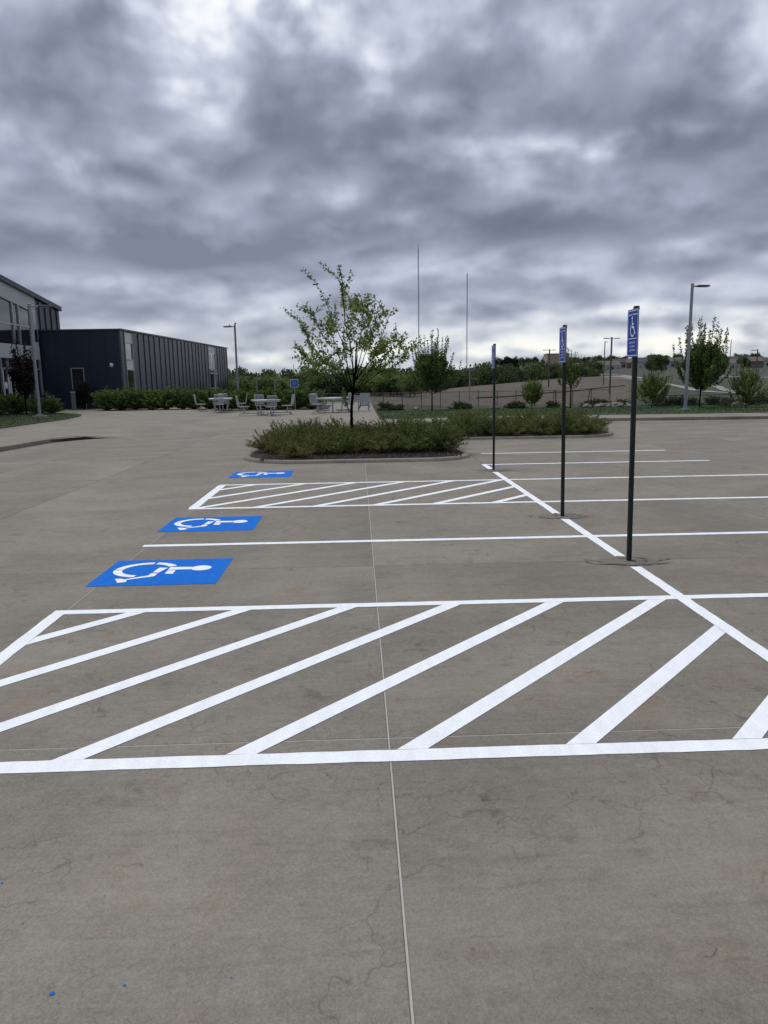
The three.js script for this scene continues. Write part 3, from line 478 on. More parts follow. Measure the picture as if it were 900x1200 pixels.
// the young island tree: limbs traced from the photograph at its own distance, with depth of their own
{
  const r = rng(55), Z = -20.2, f = new Greens(), w = new Greens(), base = onZ(413, 520, Z), bark = [.035, .028, .024];
  const P3 = (px, py, dz = 0) => { const p = onZ(px, py, Z + dz); return V(p.x - base.x, p.y - .09, dz); };
  const trunk = [V(.02, -.03, 0), P3(412.5, 505), P3(412, 480), P3(413.5, 460), P3(416, 440), P3(417, 420), P3(418, 400)];
  w.tube(bent(trunk, 14), Array.from({ length: 15 }, (_, k) => .047 - .0021 * k), 9, bark);
  const limbs = [
    [[416, 442], [412, 410], [405, 382], [402, 352], [398, 330], [386, 318], [374, 308], 0.2, 'whip'],
    [[404, 372], [402, 345], [401, 328], [396, 310], -.1, 'whip'],
    [[415, 444], [401, 402], [390, 376], [380, 350], [368, 330], [354, 315], -.5, 'whip'],
    [[415, 446], [396, 415], [380, 396], [370, 376], [362, 362], .7], [[414, 450], [388, 425], [367, 408], [357, 388], [346, 370], -.9], [[414, 452], [384, 433], [362, 423], [345, 402], .4],
    [[416, 440], [420, 410], [424, 380], [423, 345], .6], [[416, 443], [430, 410], [438, 385], [443, 361], -.7], [[417, 447], [436, 420], [447, 395], [459, 364], .5], [[417, 450], [440, 426], [458, 411], [478, 393], -.6],
    [[416, 455], [444, 437], [464, 427], [481, 408], .9], [[413, 488], [405, 472], [402, 458], .1], [[414, 462], [396, 449], [376, 440], [360, 432], .9], [[417, 463], [440, 449], [462, 441], -.9], [[416, 436], [410, 400], [412, 372], [416, 352], 1.1], [[416, 438], [426, 405], [432, 378], [430, 358], -1.2],
    [[415, 446], [404, 420], [392, 400], [384, 378], -1.2], [[416, 446], [432, 425], [446, 412], [458, 398], 1.3], [[415, 455], [398, 436], [386, 428], [374, 420], 1.4], [[416, 452], [428, 438], [446, 430], [462, 420], -1.4],
  ];
  for (const L of limbs) {
    const whip = L[L.length - 1] === 'whip', raw = L.filter((q) => Array.isArray(q)), dep = L.find((q) => typeof q === 'number'), n = 22;
    { const y0 = 438 + ((raw[0][0] * 7 + raw[1][0] * 13 + raw[1][1] * 5) % 34); if (raw[0][1] < 470 && raw[0][1] > 400) raw[0] = [y0 > 445 ? 414.5 : 416.3, y0]; }
    const pts = bent(raw.map(([x, y], k) => P3(x, y, dep * Math.pow(k / (raw.length - 1), .8))), n); pts.forEach((p, k) => { if (k) p.add(randomDir(r).multiplyScalar(.012)); });
    w.tube(pts, pts.map((_, k) => lerp(.015, .004, Math.pow(k / n, .7))), 5, bark);
    leafSpray(f, pts, r, { from: whip ? .3 : .4, per: whip ? 5 : 5, spread: whip ? .05 : .06, size: .085, col: [.17, .23, .055] });
    if (raw.length < 4 && !whip) continue;
    const kids = whip ? 4 : 10;
    for (let k = 0; k < kids; k++) {
      const i = Math.floor(lerp(whip ? .1 : .3, whip ? .5 : .97, r()) * n), a = pts[i], t = pts[Math.min(n, i + 1)].clone().sub(pts[Math.max(0, i - 1)]).normalize(), d = t.multiplyScalar(.75).add(randomDir(r).multiplyScalar(1.0)); d.y += .15; d.normalize();
      const len = lerp(.25, .62, r()), q = [0, 1, 2, 3, 4].map((s) => a.clone().addScaledVector(d, len * s / 4).add(V((r() - .5) * .05, s * s * .006, (r() - .5) * .05)));
      w.tube(q, q.map((_, s) => .007 * (1 - s * .18)), 3, bark); leafSpray(f, q, r, { from: .1, per: 9, spread: .085, size: .088, col: tint([.17, .228, .055], r, .25) });
    }
  }
  const t = thing('young_tree', 'slender young tree with long leafy whips in the shrub island', 'tree', [base.x, .09, Z]); part('trunk', w.geometry(), M.bark, t); part('crown', f.geometry(), M.green, t);
}
// upswept young maple: many steep shoots from a short trunk
function upsweptTree(seed, { h, crown, trunk = 1.2, shoots = 30, width = 1.3, col = MAPLE, size = .085, per = 7, bark = GREYBARK, r0 = .05, tight = .07, side = 5 }) {
  const r = rng(seed), f = new Greens(), w = new Greens(), lean = (r() - .5) * .1, top = V(lean, h * .8, (r() - .5) * .1), stem = bent([V(0, -.05, 0), V(lean * .2, trunk, 0), V(lean * .6, h * .5, 0), top], 12);
  w.tube(stem, stem.map((_, k) => lerp(r0, .008, k / 12)), 7, bark);
  for (let k = 0; k < shoots; k++) {                     // low shoots arch out wide, upper ones stand nearly straight
    const t = k / shoots, y0 = lerp(trunk * .95, h * .55, Math.pow(t, .9)), az = k * 2.4 + r() * .8, reach = width * .5 * lerp(1, .45, Math.pow(t, .8)) * (.45 + r() * .6), rel = reach / (width * .5);
    const lead = k % 3 === 0, y1 = (lead ? lerp(h, h * .66, Math.pow(rel, 1.5)) : lerp(h * .74, h * .42, Math.pow(rel, 1.5))) * (.86 + r() * .16), s = V(lean * y0 / h, y0, 0), yy = Math.max(y1, y0 + .5);
    const pts = bent([s, V(s.x + Math.cos(az) * reach * .6, lerp(y0, yy, .22), Math.sin(az) * reach * .6), V(s.x + Math.cos(az) * reach * .88, lerp(y0, yy, .6), Math.sin(az) * reach * .88), V(s.x + Math.cos(az) * reach, yy, Math.sin(az) * reach)], 14);
    w.tube(pts, pts.map((_, i) => lerp(.016, .003, i / 14)), 4, bark); leafSpray(f, pts, r, { from: .12, per, spread: lead ? tight * .7 : tight, size, col: tint(col, r, .2) });
    for (let q = 0; q < side; q++) { const i = 1 + Math.floor(r() * (lead ? 5 : 9)), d = V(Math.cos(az + (r() - .5) * 3.6) * .7, .9 + r() * .9, Math.sin(az + (r() - .5) * 3.6) * .7).normalize(), len = .25 + r() * .5, o = [0, 1, 2, 3].map((e) => pts[i].clone().addScaledVector(d, len * e / 3)); w.tube(o, [.006, .005, .004, .002], 3, bark); leafSpray(f, o, r, { from: 0, per: per + 2, spread: tight * 1.15, size, col: tint(col, r, .2) }); }
  }
  return [f.geometry(), w.geometry()];
}
function tree(name, label, geo, at, turn = 0, group) { const t = thing(name, label, 'tree', at, turn, group); part('trunk', geo[1], M.bark, t); part('crown', geo[0], M.green, t); return t; }
tree('maple_tree', 'upswept young maple with pale trunk on the lawn behind the shrub islands', upsweptTree(201, { h: 5.0, trunk: 1.05, shoots: 72, width: 3.7, per: 9, size: .105, side: 6 }), [4.45, -.05, -44.6]);
tree('maple_tree', 'upswept young maple standing beside the lamp post on the lawn', upsweptTree(202, { h: 5.25, trunk: .95, shoots: 78, width: 3.6, per: 11, size: .11 }), [19.15, -.03, -40.9], 1);
tree('maple_tree', 'thin sparse young maple between the sign posts and the fence', upsweptTree(203, { h: 4.15, trunk: 1.15, shoots: 22, width: 1.8, per: 6, size: .085, side: 4, col: [.12, .16, .04] }), [12.9, -.08, -44.6], 2);
const feathery = (seed, h, width) => upsweptTree(seed, { h, trunk: .18, shoots: 34, width, per: 7, size: .075, tight: .1, col: YELLOWGREEN, r0: .03, side: 5, bark: [.07, .06, .045] });
tree('feathery_tree', 'small feathery yellow green tree low by the fence near the sparse maple', feathery(211, 2.0, 1.9), [10.6, -.05, -44.9]);
tree('feathery_tree', 'bushy yellow green tree by the fence left of the lamp post', feathery(212, 2.6, 2.6), [16.8, -.06, -41.8]);
tree('feathery_tree', 'bushy yellow green tree by the fence beyond the lamp post and its maple', feathery(213, 2.75, 3.1), [21.0, -.03, -39.4]);
tree('plum_tree', 'dark purple leaved tree in front of the glazed entrance', upsweptTree(221, { h: 4.75, trunk: .9, shoots: 26, width: 2.1, per: 9, size: .13, col: PLUM, bark: [.03, .024, .022], side: 4, tight: .17 }), [-19.1, .15, -43.2]);
tree('plum_tree', 'small dark bushy tree against the navy wall beside the door', upsweptTree(222, { h: 2.15, trunk: .25, shoots: 26, width: 1.5, per: 10, size: .1, col: [.012, .018, .01], bark: [.03, .024, .022], side: 5, tight: .12 }), [-18.7, .13, -51.2]);

// woods in the valley and on the far ridge: read as one mass
{
  const r = rng(300);
  const crownGeo = (seed, n, tall) => { const q = rng(seed), f = new Greens(), lobes = []; for (let k = 0; k < 9; k++) lobes.push([V((q() - .5) * .6, .34 + q() * .46 * (tall ? 1.1 : 1), (q() - .5) * .6), .15 + q() * .16]); if (tall) { lobes.length = 0; for (let k = 0; k < 7; k++) lobes.push([V((q() - .5) * .06, .14 + k * .125, (q() - .5) * .06), .2 * (1 - k / 8)]); }
    f.tube([V(0, -.02, 0), V(.01, .3, 0), V(0, .62, .01)], [.022, .016, .008], 5, [.35, .3, .26]);
    for (let k = 0; k < n; k++) { const [c, rad] = lobes[Math.floor(q() * lobes.length)], d = randomDir(q), p = c.clone().addScaledVector(d, rad * Math.pow(q(), .33)); const dir = randomDir(q); f.leaf(p, dir, sideOf(dir, q), .05 + q() * .035, .036 + q() * .02, tint([1, 1, 1], q, .3)); } return f.geometry(); };
  const geos = [crownGeo(1, 2200), crownGeo(2, 2200), crownGeo(3, 2200), crownGeo(4, 1600, true)];
  const sky = [[180, 434], [240, 432], [300, 430], [340, 432], [400, 430], [450, 430], [500, 432], [540, 427], [570, 423], [600, 426], [620, 421], [650, 424], [690, 428], [720, 432]];
  const skyAt = (px) => { for (let k = 0; k + 1 < sky.length; k++) if (px <= sky[k + 1][0]) return lerp(sky[k][1], sky[k + 1][1], clamp((px - sky[k][0]) / (sky[k + 1][0] - sky[k][0]), 0, 1)); return 432; };
  const GREENS = [[.06, .09, .028], [.075, .11, .03], [.065, .085, .034], [.05, .08, .026]];
  const sets = { valley: [], spring: [], ridge: [], conifer: [] };
  const add = (set, px, d, topPy, col, k, minH = 4) => { const p = onZ(px, topPy, -d), y = land(p.x, p.z), H = Math.max(minH, p.y - y); sets[set].push([p.x, y, p.z, H, tint(col, r, .3), k]); };
  for (let k = 0; k < 150; k++) { const px = 170 + r() * 525, back = r(); add('valley', px, lerp(170, 290, back) + Math.max(0, px - 520) * .25, skyAt(px) + 1 + r() * r() * 9, GREENS[Math.floor(r() * 4)], Math.floor(r() * 3)); }
  for (let k = 0; k < 85; k++) { const px = 170 + r() * 330; add('valley', px, lerp(112, 165, r()), 436 + r() * 12, GREENS[Math.floor(r() * 4)], Math.floor(r() * 3)); }
  for (let k = 0; k < 42; k++) { const px = r() < .5 ? 265 + r() * 80 : 420 + r() * 70; add('spring', px, lerp(96, 125, r()), 441 + r() * 9, [.12, .18, .045], Math.floor(r() * 3), 3); }
  for (let k = 0; k < 60; k++) { const px = 500 + r() * 170; add('valley', px, 195 + Math.max(0, px - 480) * .42 + r() * 30, 434 + r() * 9, GREENS[Math.floor(r() * 4)], Math.floor(r() * 3)); }
  for (const [px, py] of [[594, 416], [599, 418], [604, 419], [590, 420]]) add('conifer', px, 300, py, [.016, .026, .014], 3);
  for (let k = 0; k < 170; k++) { const px = 560 + Math.pow(r(), .8) * 400, d = lerp(620, 860, r()), p = onZ(px, 420, -d); sets.ridge.push([p.x, land(p.x, p.z) - 1, p.z, 4.5 + r() * 4, tint(GREENS[Math.floor(r() * 4)], r, .3), Math.floor(r() * 3)]); }
  for (const [px, py, d] of [[770, 413, 330], [776, 415, 335], [764, 417, 335], [873, 415, 420], [688, 419, 420], [700, 422, 420]]) add('ridge', px, d, py, GREENS[Math.floor(r() * 4)], Math.floor(r() * 3), 4);
  const emit = (name, list, label, category) => { const group = { }; for (let v = 0; v < 4; v++) { const mine = list.filter((e) => e[5] === v); if (!mine.length) continue; const m = new THREE.InstancedMesh(geos[v], M.green, mine.length), q = new THREE.Quaternion(), M4 = new THREE.Matrix4(); mine.forEach(([x, y, z, H, c], k) => { q.setFromAxisAngle(V(0, 1, 0), r() * 6.28); const wd = v === 3 ? H * .9 : Math.max(H * .85, Math.min(H * 1.15, 8)); m.setMatrixAt(k, M4.compose(V(x, y, z), q, V(wd, H, wd))); m.setColorAt(k, rgb(...c)); }); m.name = numbered(name); m.userData = { kind: 'stuff', label, category }; m.castShadow = m.receiveShadow = true; scene.add(m); } };
  emit('valley_woods', sets.valley, 'dark green woods filling the valley beyond the fence', 'woods'); emit('spring_thicket', sets.spring, 'lighter green thicket at the near edge of the woods', 'thicket'); emit('ridge_woods', sets.ridge, 'distant dark tree belt along the town ridge', 'woods'); emit('conifer_stand', sets.conifer, 'dark pointed conifers rising above the woods', 'woods');
}

// ================================================================== BUILDINGS
const XW = -21.74, XS = -16.34, ZF = -52.5, ZE = -95;
const roofY = (z) => 8.45 + (z + 47.4) * .118;           // pitched eave of the taller block
{
  // --- low navy wing: ribbed metal panels
  const b = thing('navy_building', 'low navy metal clad building wing with ribbed side wall and slim windows', 'building', [XS, .1, ZF]);
  const H0 = 5.42, H1 = 5.9, L = ZF - ZE, top = (d) => lerp(H0, H1, d / L), W = 26;
  const body = new THREE.BufferGeometry();                // prism whose roof rises slightly along its length
  { const x0 = -W, x1 = -.09, z0 = -.09, z1 = -L, v = [[x0, 0, z0], [x1, 0, z0], [x1, 0, z1], [x0, 0, z1], [x0, H0 - .03, z0], [x1, H0 - .03, z0], [x1, H1 - .03, z1], [x0, H1 - .03, z1]], f = [[0, 1, 5, 4], [1, 2, 6, 5], [2, 3, 7, 6], [3, 0, 4, 7], [4, 5, 6, 7]], p = []; for (const [a, c, d, e] of f) for (const i of [a, c, d, a, d, e]) p.push(...v[i]); body.setAttribute('position', new THREE.Float32BufferAttribute(p, 3)); body.setAttribute('uv', new THREE.Float32BufferAttribute(new Float32Array(p.length / 3 * 2), 2)); body.computeVertexNormals(); }
  part('wall', body, M.navy, b);
  // front face: flat panels 1.1 m wide with narrow joints
  const door0 = -19.9 - XS, door1 = -19.0 - XS;
  const fx = [0, -1.1, -2.2, door1, door0, -4.45, -5.5];
  for (let k = 0; k + 1 < fx.length; k++) if (fx[k] !== door1) part('front_panel', box(fx[k] - fx[k + 1] - .012, H0 - .1, .07, (fx[k] + fx[k + 1]) / 2, (H0 - .1) / 2, -.045), M.navy, b);
  part('front_panel', box(door1 - door0, H0 - 2.95, .07, (door0 + door1) / 2, 2.85 + (H0 - 2.95) / 2, -.045), M.navy, b);
  const dr = part('door', rbox(.82, 2.75, .05, .01, (door0 + door1) / 2, 1.38, -.075), M.dark, b);
  part('door_frame', merged([box(.06, 2.86, .1, door0 + .03, 1.43, -.04), box(.06, 2.86, .1, door1 - .03, 1.43, -.04), box(.78, .06, .1, (door0 + door1) / 2, 2.83, -.04)]), M.alu, b); part('door_handle', tube([[0, 0, 0], [0, 0, .05], [0, .3, .05], [0, .3, 0]], .012).translate((door0 + door1) / 2 + .3, .95, -.05), M.alu, dr);
  part('parapet_cap', box(W, .1, .16, -W / 2 + .07, H0 - .0, -.02), M.trim, b);
  const wl = part('wall_light', new THREE.SphereGeometry(.13, 14, 10).scale(1, 1.15, .8).translate(-17.06 - XS, 3.0, .06), M.white, b); part('light_mount', box(.16, .2, .05, -17.06 - XS, 3.0, -.0), M.alu, wl);
  // corner post, then side panels with proud ribs
  part('corner_trim', box(.13, H0, .14, -.045, H0 / 2, -.065), M.trim, b);
  const wins = [[.95, 2.75], [30.3, 34.2]], pitch = 1.42;
  let d = .14;
  while (d < L - .2) {
    const w = wins.find(([a, c]) => d >= a - .25 && d < c); if (w) { d = w[1]; continue; }
    const next = wins.find(([a]) => a > d), end = Math.min(d + pitch * (.72 + .5 * Math.abs(Math.sin(d * 3.1))), next ? next[0] : L, L);
    const w1 = (end - d) * (.36 + .34 * Math.abs(Math.sin(d * 7.7))); const hh = top((d + end) / 2) - .1;
    part('side_panel', box(.03, hh, end - d - .01, -.075, hh / 2, -(d + end) / 2), M.navy, b); if (w1 > .2) part('panel_rib', box(.05, hh - .02, w1, -.035, hh / 2 - .01, -(d + w1 / 2)), M.navy, b);
    d = end;
  }
  const cap = box(.2, .1, L, .0, 0, -L / 2); { const p = cap.attributes.position; for (let i = 0; i < p.count; i++) p.setY(i, p.getY(i) + top(-p.getZ(i)) + .01); } part('parapet_cap', cap, M.trim, b);
  for (const [k, [a, c]] of wins.entries()) {
    const t = top(a) - .12, mid = (a + c) / 2, w = part('window', box(.03, t - .1, c - a - .04, -.07, (t - .1) / 2 + .05, -mid), M.glass, b);
    part('panel', box(.03, .68, c - a - .08, -.045, t - .36, -mid), M.whitePanel, w);
    if (!k) { part('panel', box(.03, .62, c - a - .1, -.045, 3.05, -mid), M.whitePanel, w); part('frame', merged([box(.1, t, .06, -.03, t / 2, -a - .03), box(.1, t, .06, -.03, t / 2, -c + .03), box(.09, .06, c - a - .12, -.03, t - .72, -mid), box(.09, .06, c - a - .12, -.03, 3.4, -mid), box(.09, .06, c - a - .12, -.03, 2.7, -mid)]), M.alu, w); }
    else { part('frame', merged([box(.09, t, .08, -.03, t / 2, -a - .04), box(.09, t, .08, -.03, t / 2, -c + .04), box(.09, .07, c - a - .16, -.03, t - .72, -mid), box(.16, .12, c - a - .2, .03, 3.05, -mid), box(.14, .14, c - a + .5, .07, 2.7, -mid), box(.14, .14, c - a + .3, .09, 1.05, -mid)]), M.alu, w); part('downpipe', bar([.16, 0, -mid], [.16, 3.1, -mid], .11), M.alu, w); part('pane', box(.012, 1.55, 1.5, -.048, 4.0, -a - .95), M.white, w); part('pane', box(.012, 1.55, 1.3, -.048, 4.0, -c + .95), M.white, w); }
  }
}
{
  // --- taller block with sloping eave, glazed entrance
  const b = thing('entrance_building', 'taller grey panelled building with sloping eave and glazed entrance', 'building', [XW, .1, -47.4]);
  const z0 = -56.1, z1 = -22, toL = (z) => z + 47.4, D = 22;
  const wall = new THREE.BufferGeometry(); { const a = toL(z0), c = toL(z1), v = [[-.12, 0, a], [-.12, 0, c], [-.12, roofY(z1) - .45, c], [-.12, roofY(z0) - .45, a], [-D, 0, a], [-D, 0, c], [-D, roofY(z1) - .45, c], [-D, roofY(z0) - .45, a]], f = [[1, 0, 3, 2], [0, 4, 7, 3], [5, 1, 2, 6], [4, 5, 6, 7], [3, 7, 6, 2]], p = []; for (const q of f) for (const i of [q[0], q[1], q[2], q[0], q[2], q[3]]) p.push(...v[i]); wall.setAttribute('position', new THREE.Float32BufferAttribute(p, 3)); wall.setAttribute('uv', new THREE.Float32BufferAttribute(new Float32Array(p.length / 3 * 2), 2)); wall.computeVertexNormals(); }
  part('wall', wall, M.navy, b);
  const slab = (name, za, zb, yb, yt, x, th, mat, parent = b) => { const p = [], ta = typeof yt === 'function' ? yt(za) : yt, tb = typeof yt === 'function' ? yt(zb) : yt, A = toL(za), B = toL(zb), ba = typeof yb === 'function' ? yb(za) : yb, bb = typeof yb === 'function' ? yb(zb) : yb, v = [[x, ba, A], [x, bb, B], [x, tb, B], [x, ta, A], [x - th, ba, A], [x - th, bb, B], [x - th, tb, B], [x - th, ta, A]], f = [[1, 0, 3, 2], [0, 4, 7, 3], [5, 1, 2, 6], [4, 5, 6, 7], [3, 7, 6, 2], [0, 1, 5, 4]]; for (const q of f) for (const i of [q[0], q[1], q[2], q[0], q[2], q[3]]) p.push(...v[i]); const g = new THREE.BufferGeometry(); g.setAttribute('position', new THREE.Float32BufferAttribute(p, 3)); g.setAttribute('uv', new THREE.Float32BufferAttribute(new Float32Array(p.length / 3 * 2), 2)); g.computeVertexNormals(); return part(name, g, mat, parent); };
  const Y = .1;                                           // the group stands on the walk
  slab('eave', z0 - .1, z1 + .3, (z) => roofY(z) - .3 - Y, (z) => roofY(z) - Y, .18, D + .3, M.fascia);
  const head = (z) => roofY(z) - 1.28 - Y;
  // upper storey: grey panels over the sloping window head
  for (let z = -52.08; z < z1 - .1; z += 2.9) slab('wall_panel', z, Math.min(z + 2.89, z1), head, (z) => roofY(z) - .3 - Y, 0, .1, M.panelGrey);
  slab('wall_panel', -52.08, -51.25, 4.3, head, 0, .1, M.panelGrey);
  const frameZ = [-51.2, -49.44, -48.6, -45.9, -45.05, -42.4, -41.5, -38.8, -38, -35.3, -34.4, -31.8, -31, -28.4, -27.5, -24.5, z1];
  for (let k = 0; k + 1 < frameZ.length; k++) { const w = slab('window', frameZ[k] + .05, frameZ[k + 1] - .05, 4.36, (z) => head(z) - .06, -.06, .03, M.glass); slab('mullion', frameZ[k] - .05, frameZ[k] + .05, 4.36, (z) => head(z) - .002, .03, .09, M.alu, w); slab('transom', frameZ[k] + .05, frameZ[k + 1] - .05, 5.5, 5.58, .0, .058, M.alu, w); slab('head_bar', frameZ[k] + .05, frameZ[k + 1] - .05, (z) => head(z) - .06, (z) => head(z) - .002, .01, .07, M.fascia, w); }
  for (let z = -52.08; z < z1 - .1; z += 2.9) slab('spandrel_panel', z, Math.min(z + 2.89, z1), 3.42, 4.3, .02, .12, M.panelGrey);
  // narrow slot window beside the ribbed end
  const sw = slab('window', -52.0, -51.55, 4.6, 6.5, .012, .02, M.glass); slab('frame', -51.55, -51.49, 4.55, 6.55, .03, .04, M.alu, sw); slab('frame', -52.06, -52.0, 4.55, 6.55, .03, .04, M.alu, sw);
  // ground floor glazing
  const gz = [-52.06, -50.9, -50.0, -49.1, -48.2, -47.3, -46.4, -45.5, -44.2, -42.9, -41.6, -40.3, -39, -37.7, -36.4, -35, -33.7, -32.4, -31, -29.5, -28, -26.5, -25, -23.5];
  for (let k = 0; k + 1 < gz.length; k++) { const door = k >= 3 && k <= 5, w = slab(door ? 'door' : 'window', gz[k] + .05, gz[k + 1] - .05, .02, 3.38, -.06, .03, M.glass); slab('frame', gz[k] - .05, gz[k] + .05, 0, 3.41, .02, .08, M.alu, w); slab('transom', gz[k] + .05, gz[k + 1] - .05, 2.74, 2.84, .015, .07, M.alu, w); if (door) { slab('stile', gz[k] + .06, gz[k] + .18, .05, 2.73, -.0, .05, M.white, w); slab('stile', gz[k + 1] - .18, gz[k + 1] - .06, .05, 2.73, -.0, .05, M.white, w); if (k === 5) part('door_sticker', new THREE.CylinderGeometry(.17, .17, .012, 20).rotateZ(Math.PI / 2).scale(1, 1.3, 1).translate(-.04, 1.75, toL((gz[k] + gz[k + 1]) / 2)), M.white, w); } }
  // ribbed navy end above the wing
  for (let z = -56.1; z < -52.2; z += .98) { slab('end_panel', z + .01, Math.min(z + .97, -52.12), 4.9, (q) => roofY(q) - .3 - Y, -.03, .08, M.navy); slab('panel_rib', z + .1, z + .5, 4.9, (q) => roofY(q) - .32 - Y, .03, .06, M.navy); }
  // pale reveal panels behind the entrance glass
}
{
  const g = thing('planter', 'round dark blue planter with leafy tops against the navy wall', 'planter', [-21.2, .12, -51.4]);
  const prof = [[0, 0], [.34, 0], [.36, .03], [.4, .95], [.42, 1.0], [.38, 1.0], [.36, .9], [0, .9]].map(([x, y]) => new THREE.Vector2(x, y)); part('pot', new THREE.LatheGeometry(prof, 28), M.planter, g);
  const f = shrubGeometry(400, { h: .36, w: .3, stems: 22, leaves: 26, size: .07, col: BRIGHT, sprigs: 2 }); const pl = part('plant', f[0].translate(0, .9, 0), M.green, g);
  const c = thing('bollard_sign', 'grey upright panel post standing beside the dark door', 'post', [-19.1, .12, -50.4]); part('panel', rbox(.26, 1.15, .12, .02, 0, .6, 0), M.bollard, c); part('cap', rbox(.3, .05, .16, .015, 0, 1.2, 0), M.alu, c);
}

// ================================================================== SIGNS ON POSTS
function signFace() {
  const c = document.createElement('canvas'); c.width = 512; c.height = 768; const g = c.getContext('2d');
  g.fillStyle = '#1c3f9c'; g.fillRect(0, 0, 512, 768); g.strokeStyle = '#eef2f8'; g.lineWidth = 12; g.strokeRect(22, 22, 468, 724);
  g.fillStyle = '#eef2f8'; g.fillRect(60, 78, 392, 14); g.fillRect(60, 466, 392, 12);
  // wheelchair figure
  g.beginPath(); g.arc(226, 136, 26, 0, 7); g.fill(); g.lineWidth = 30; g.strokeStyle = '#eef2f8'; g.lineCap = 'round'; g.lineJoin = 'round';
  g.beginPath(); g.moveTo(228, 178); g.lineTo(236, 290); g.lineTo(312, 290); g.lineTo(346, 388); g.lineTo(378, 380); g.stroke(); g.lineWidth = 20; g.beginPath(); g.moveTo(238, 236); g.lineTo(306, 236); g.stroke();
  g.lineWidth = 26; g.beginPath(); g.arc(246, 336, 96, 3.9, 6.9 + .3, true); g.stroke();
  // rows of small print, too fine to read in the photograph: strokes only
  const r = rng(4); for (const [y, x0, x1] of [[520, 120, 392], [582, 140, 372], [644, 120, 392]]) for (let x = x0; x < x1; x += 26 + r() * 8) { g.fillRect(x, y, 5, 32); g.fillRect(x + 13, y, 5, 32); g.fillRect(x, y + (r() < .5 ? 0 : 13), 17, 6); }
  const t = new THREE.CanvasTexture(c); t.colorSpace = THREE.SRGBColorSpace; t.anisotropy = 8; return t;
}
const faceMat = std(rgb(.92, .92, .95), .38, { map: signFace() });
function patchShape(r, w, d) { const o = []; for (let k = 0; k < 22; k++) { const a = k / 22 * 6.2832, q = .78 + r() * .3; o.push([Math.cos(a) * w * q, Math.sin(a) * d * q]); } return o; }
function signPost(z, lean, seed, label) {
  const t = thing('parking_sign', label, 'sign', [2.735, 0, z], 0, 'accessible parking signs on green posts'), r = rng(seed);
  const tilt = new THREE.Matrix4().makeRotationZ(lean);
  const P = (n, g, m, p = t) => part(n, g.applyMatrix4(tilt), m, p);
  P('post', rbox(.044, 2.5, .044, .008, .02, 1.25, 0), M.postGreen); P('post_cap', rbox(.052, .045, .052, .012, .02, 2.52, 0), M.postCap);
  const panel = P('sign_panel', rbox(.006, .457, .285, .0025, -.008, 2.285, 0), M.alu), face = new THREE.PlaneGeometry(.28, .452).rotateY(-Math.PI / 2).translate(-.0125, 2.285, 0); P('sign_face', face, faceMat, panel);
  for (const y of [2.12, 2.46]) P('bolt', new THREE.CylinderGeometry(.009, .009, .012, 8).rotateZ(Math.PI / 2).translate(-.016, y, 0), M.alu, panel);
  for (let k = 0; k < 7; k++) P('post_hole', new THREE.CylinderGeometry(.0065, .0065, .003, 8).rotateZ(Math.PI / 2).translate(-.0025, .25 + k * .26, 0), M.postCap);
  // cracked patch of newer mortar round the foot
  const patch = part('footing_patch', sheet(patchShape(r, .36, .22), .003), M.patch, t); patch.position.set(.02, 0, 0);
  for (let k = 0; k < 9; k++) { const a = r() * 6.28, d = .05 + r() * .2, s = .007 + r() * .015; const chip = new THREE.DodecahedronGeometry(s, 0).scale(1.6, .45, 1).rotateY(r() * 6).translate(Math.cos(a) * d + .02, .006, Math.sin(a) * d * .7); part('mortar_chip', chip, r() < .4 ? M.kerb : M.chip, t); }
  for (const [x, zz, len, a] of [[-.36, -.06, .34, .8], [-.2, .14, .42, .1], [.24, .16, .4, -.15], [.14, -.1, .22, .4], [-.42, .04, .16, 1.3], [.38, .02, .22, -.5], [.02, .2, .3, .05]]) { const pts = []; for (let k = 0; k <= 7; k++) { const q = (k / 7 - .5) * len; pts.push([x + Math.cos(a) * q + (r() - .5) * .02, zz + Math.sin(a) * q + (r() - .5) * .02]); } const w = pts.map(([p, q], k) => [p, q + (k && k < 7 ? .005 + r() * .012 : .001)]); part('footing_crack', sheet([...pts, ...w.reverse()], .007), M.dark, t); }
  return t;
}
M.patch = std(rgb(.86, .86, .84), .95, { map: concreteMap, bumpMap: grainMap, bumpScale: .006 }); M.chip = std(rgb(.09, .085, .075), .95);
signPost(-7.25, .016, 1, 'blue accessible parking sign on dark green post farthest from the planted islands');
signPost(-9.75, .016, 2, 'blue accessible parking sign on dark green post, middle one of the row of three');
signPost(-14.91, .004, 3, 'blue accessible parking sign on dark green post next to the planted islands');
{ // small blue sign by the tables
  const t = thing('plaza_sign', 'small square blue sign with pale border on a post behind the tables', 'sign', [-4.05, .02, -47.6]);
  part('post', bar([0, 0, 0], [0, 1.9, 0], .03), M.galv, t); const p = part('sign_panel', rbox(.52, .5, .02, .009, 0, 1.68, .04), M.lens, t); part('sign_field', rbox(.46, .44, .006, .002, 0, 1.68, .053), M.signBlue, p); part('emblem', rbox(.2, .2, .004, .001, 0, 1.68, .058), std(rgb(.09, .17, .42), .5), p);
}

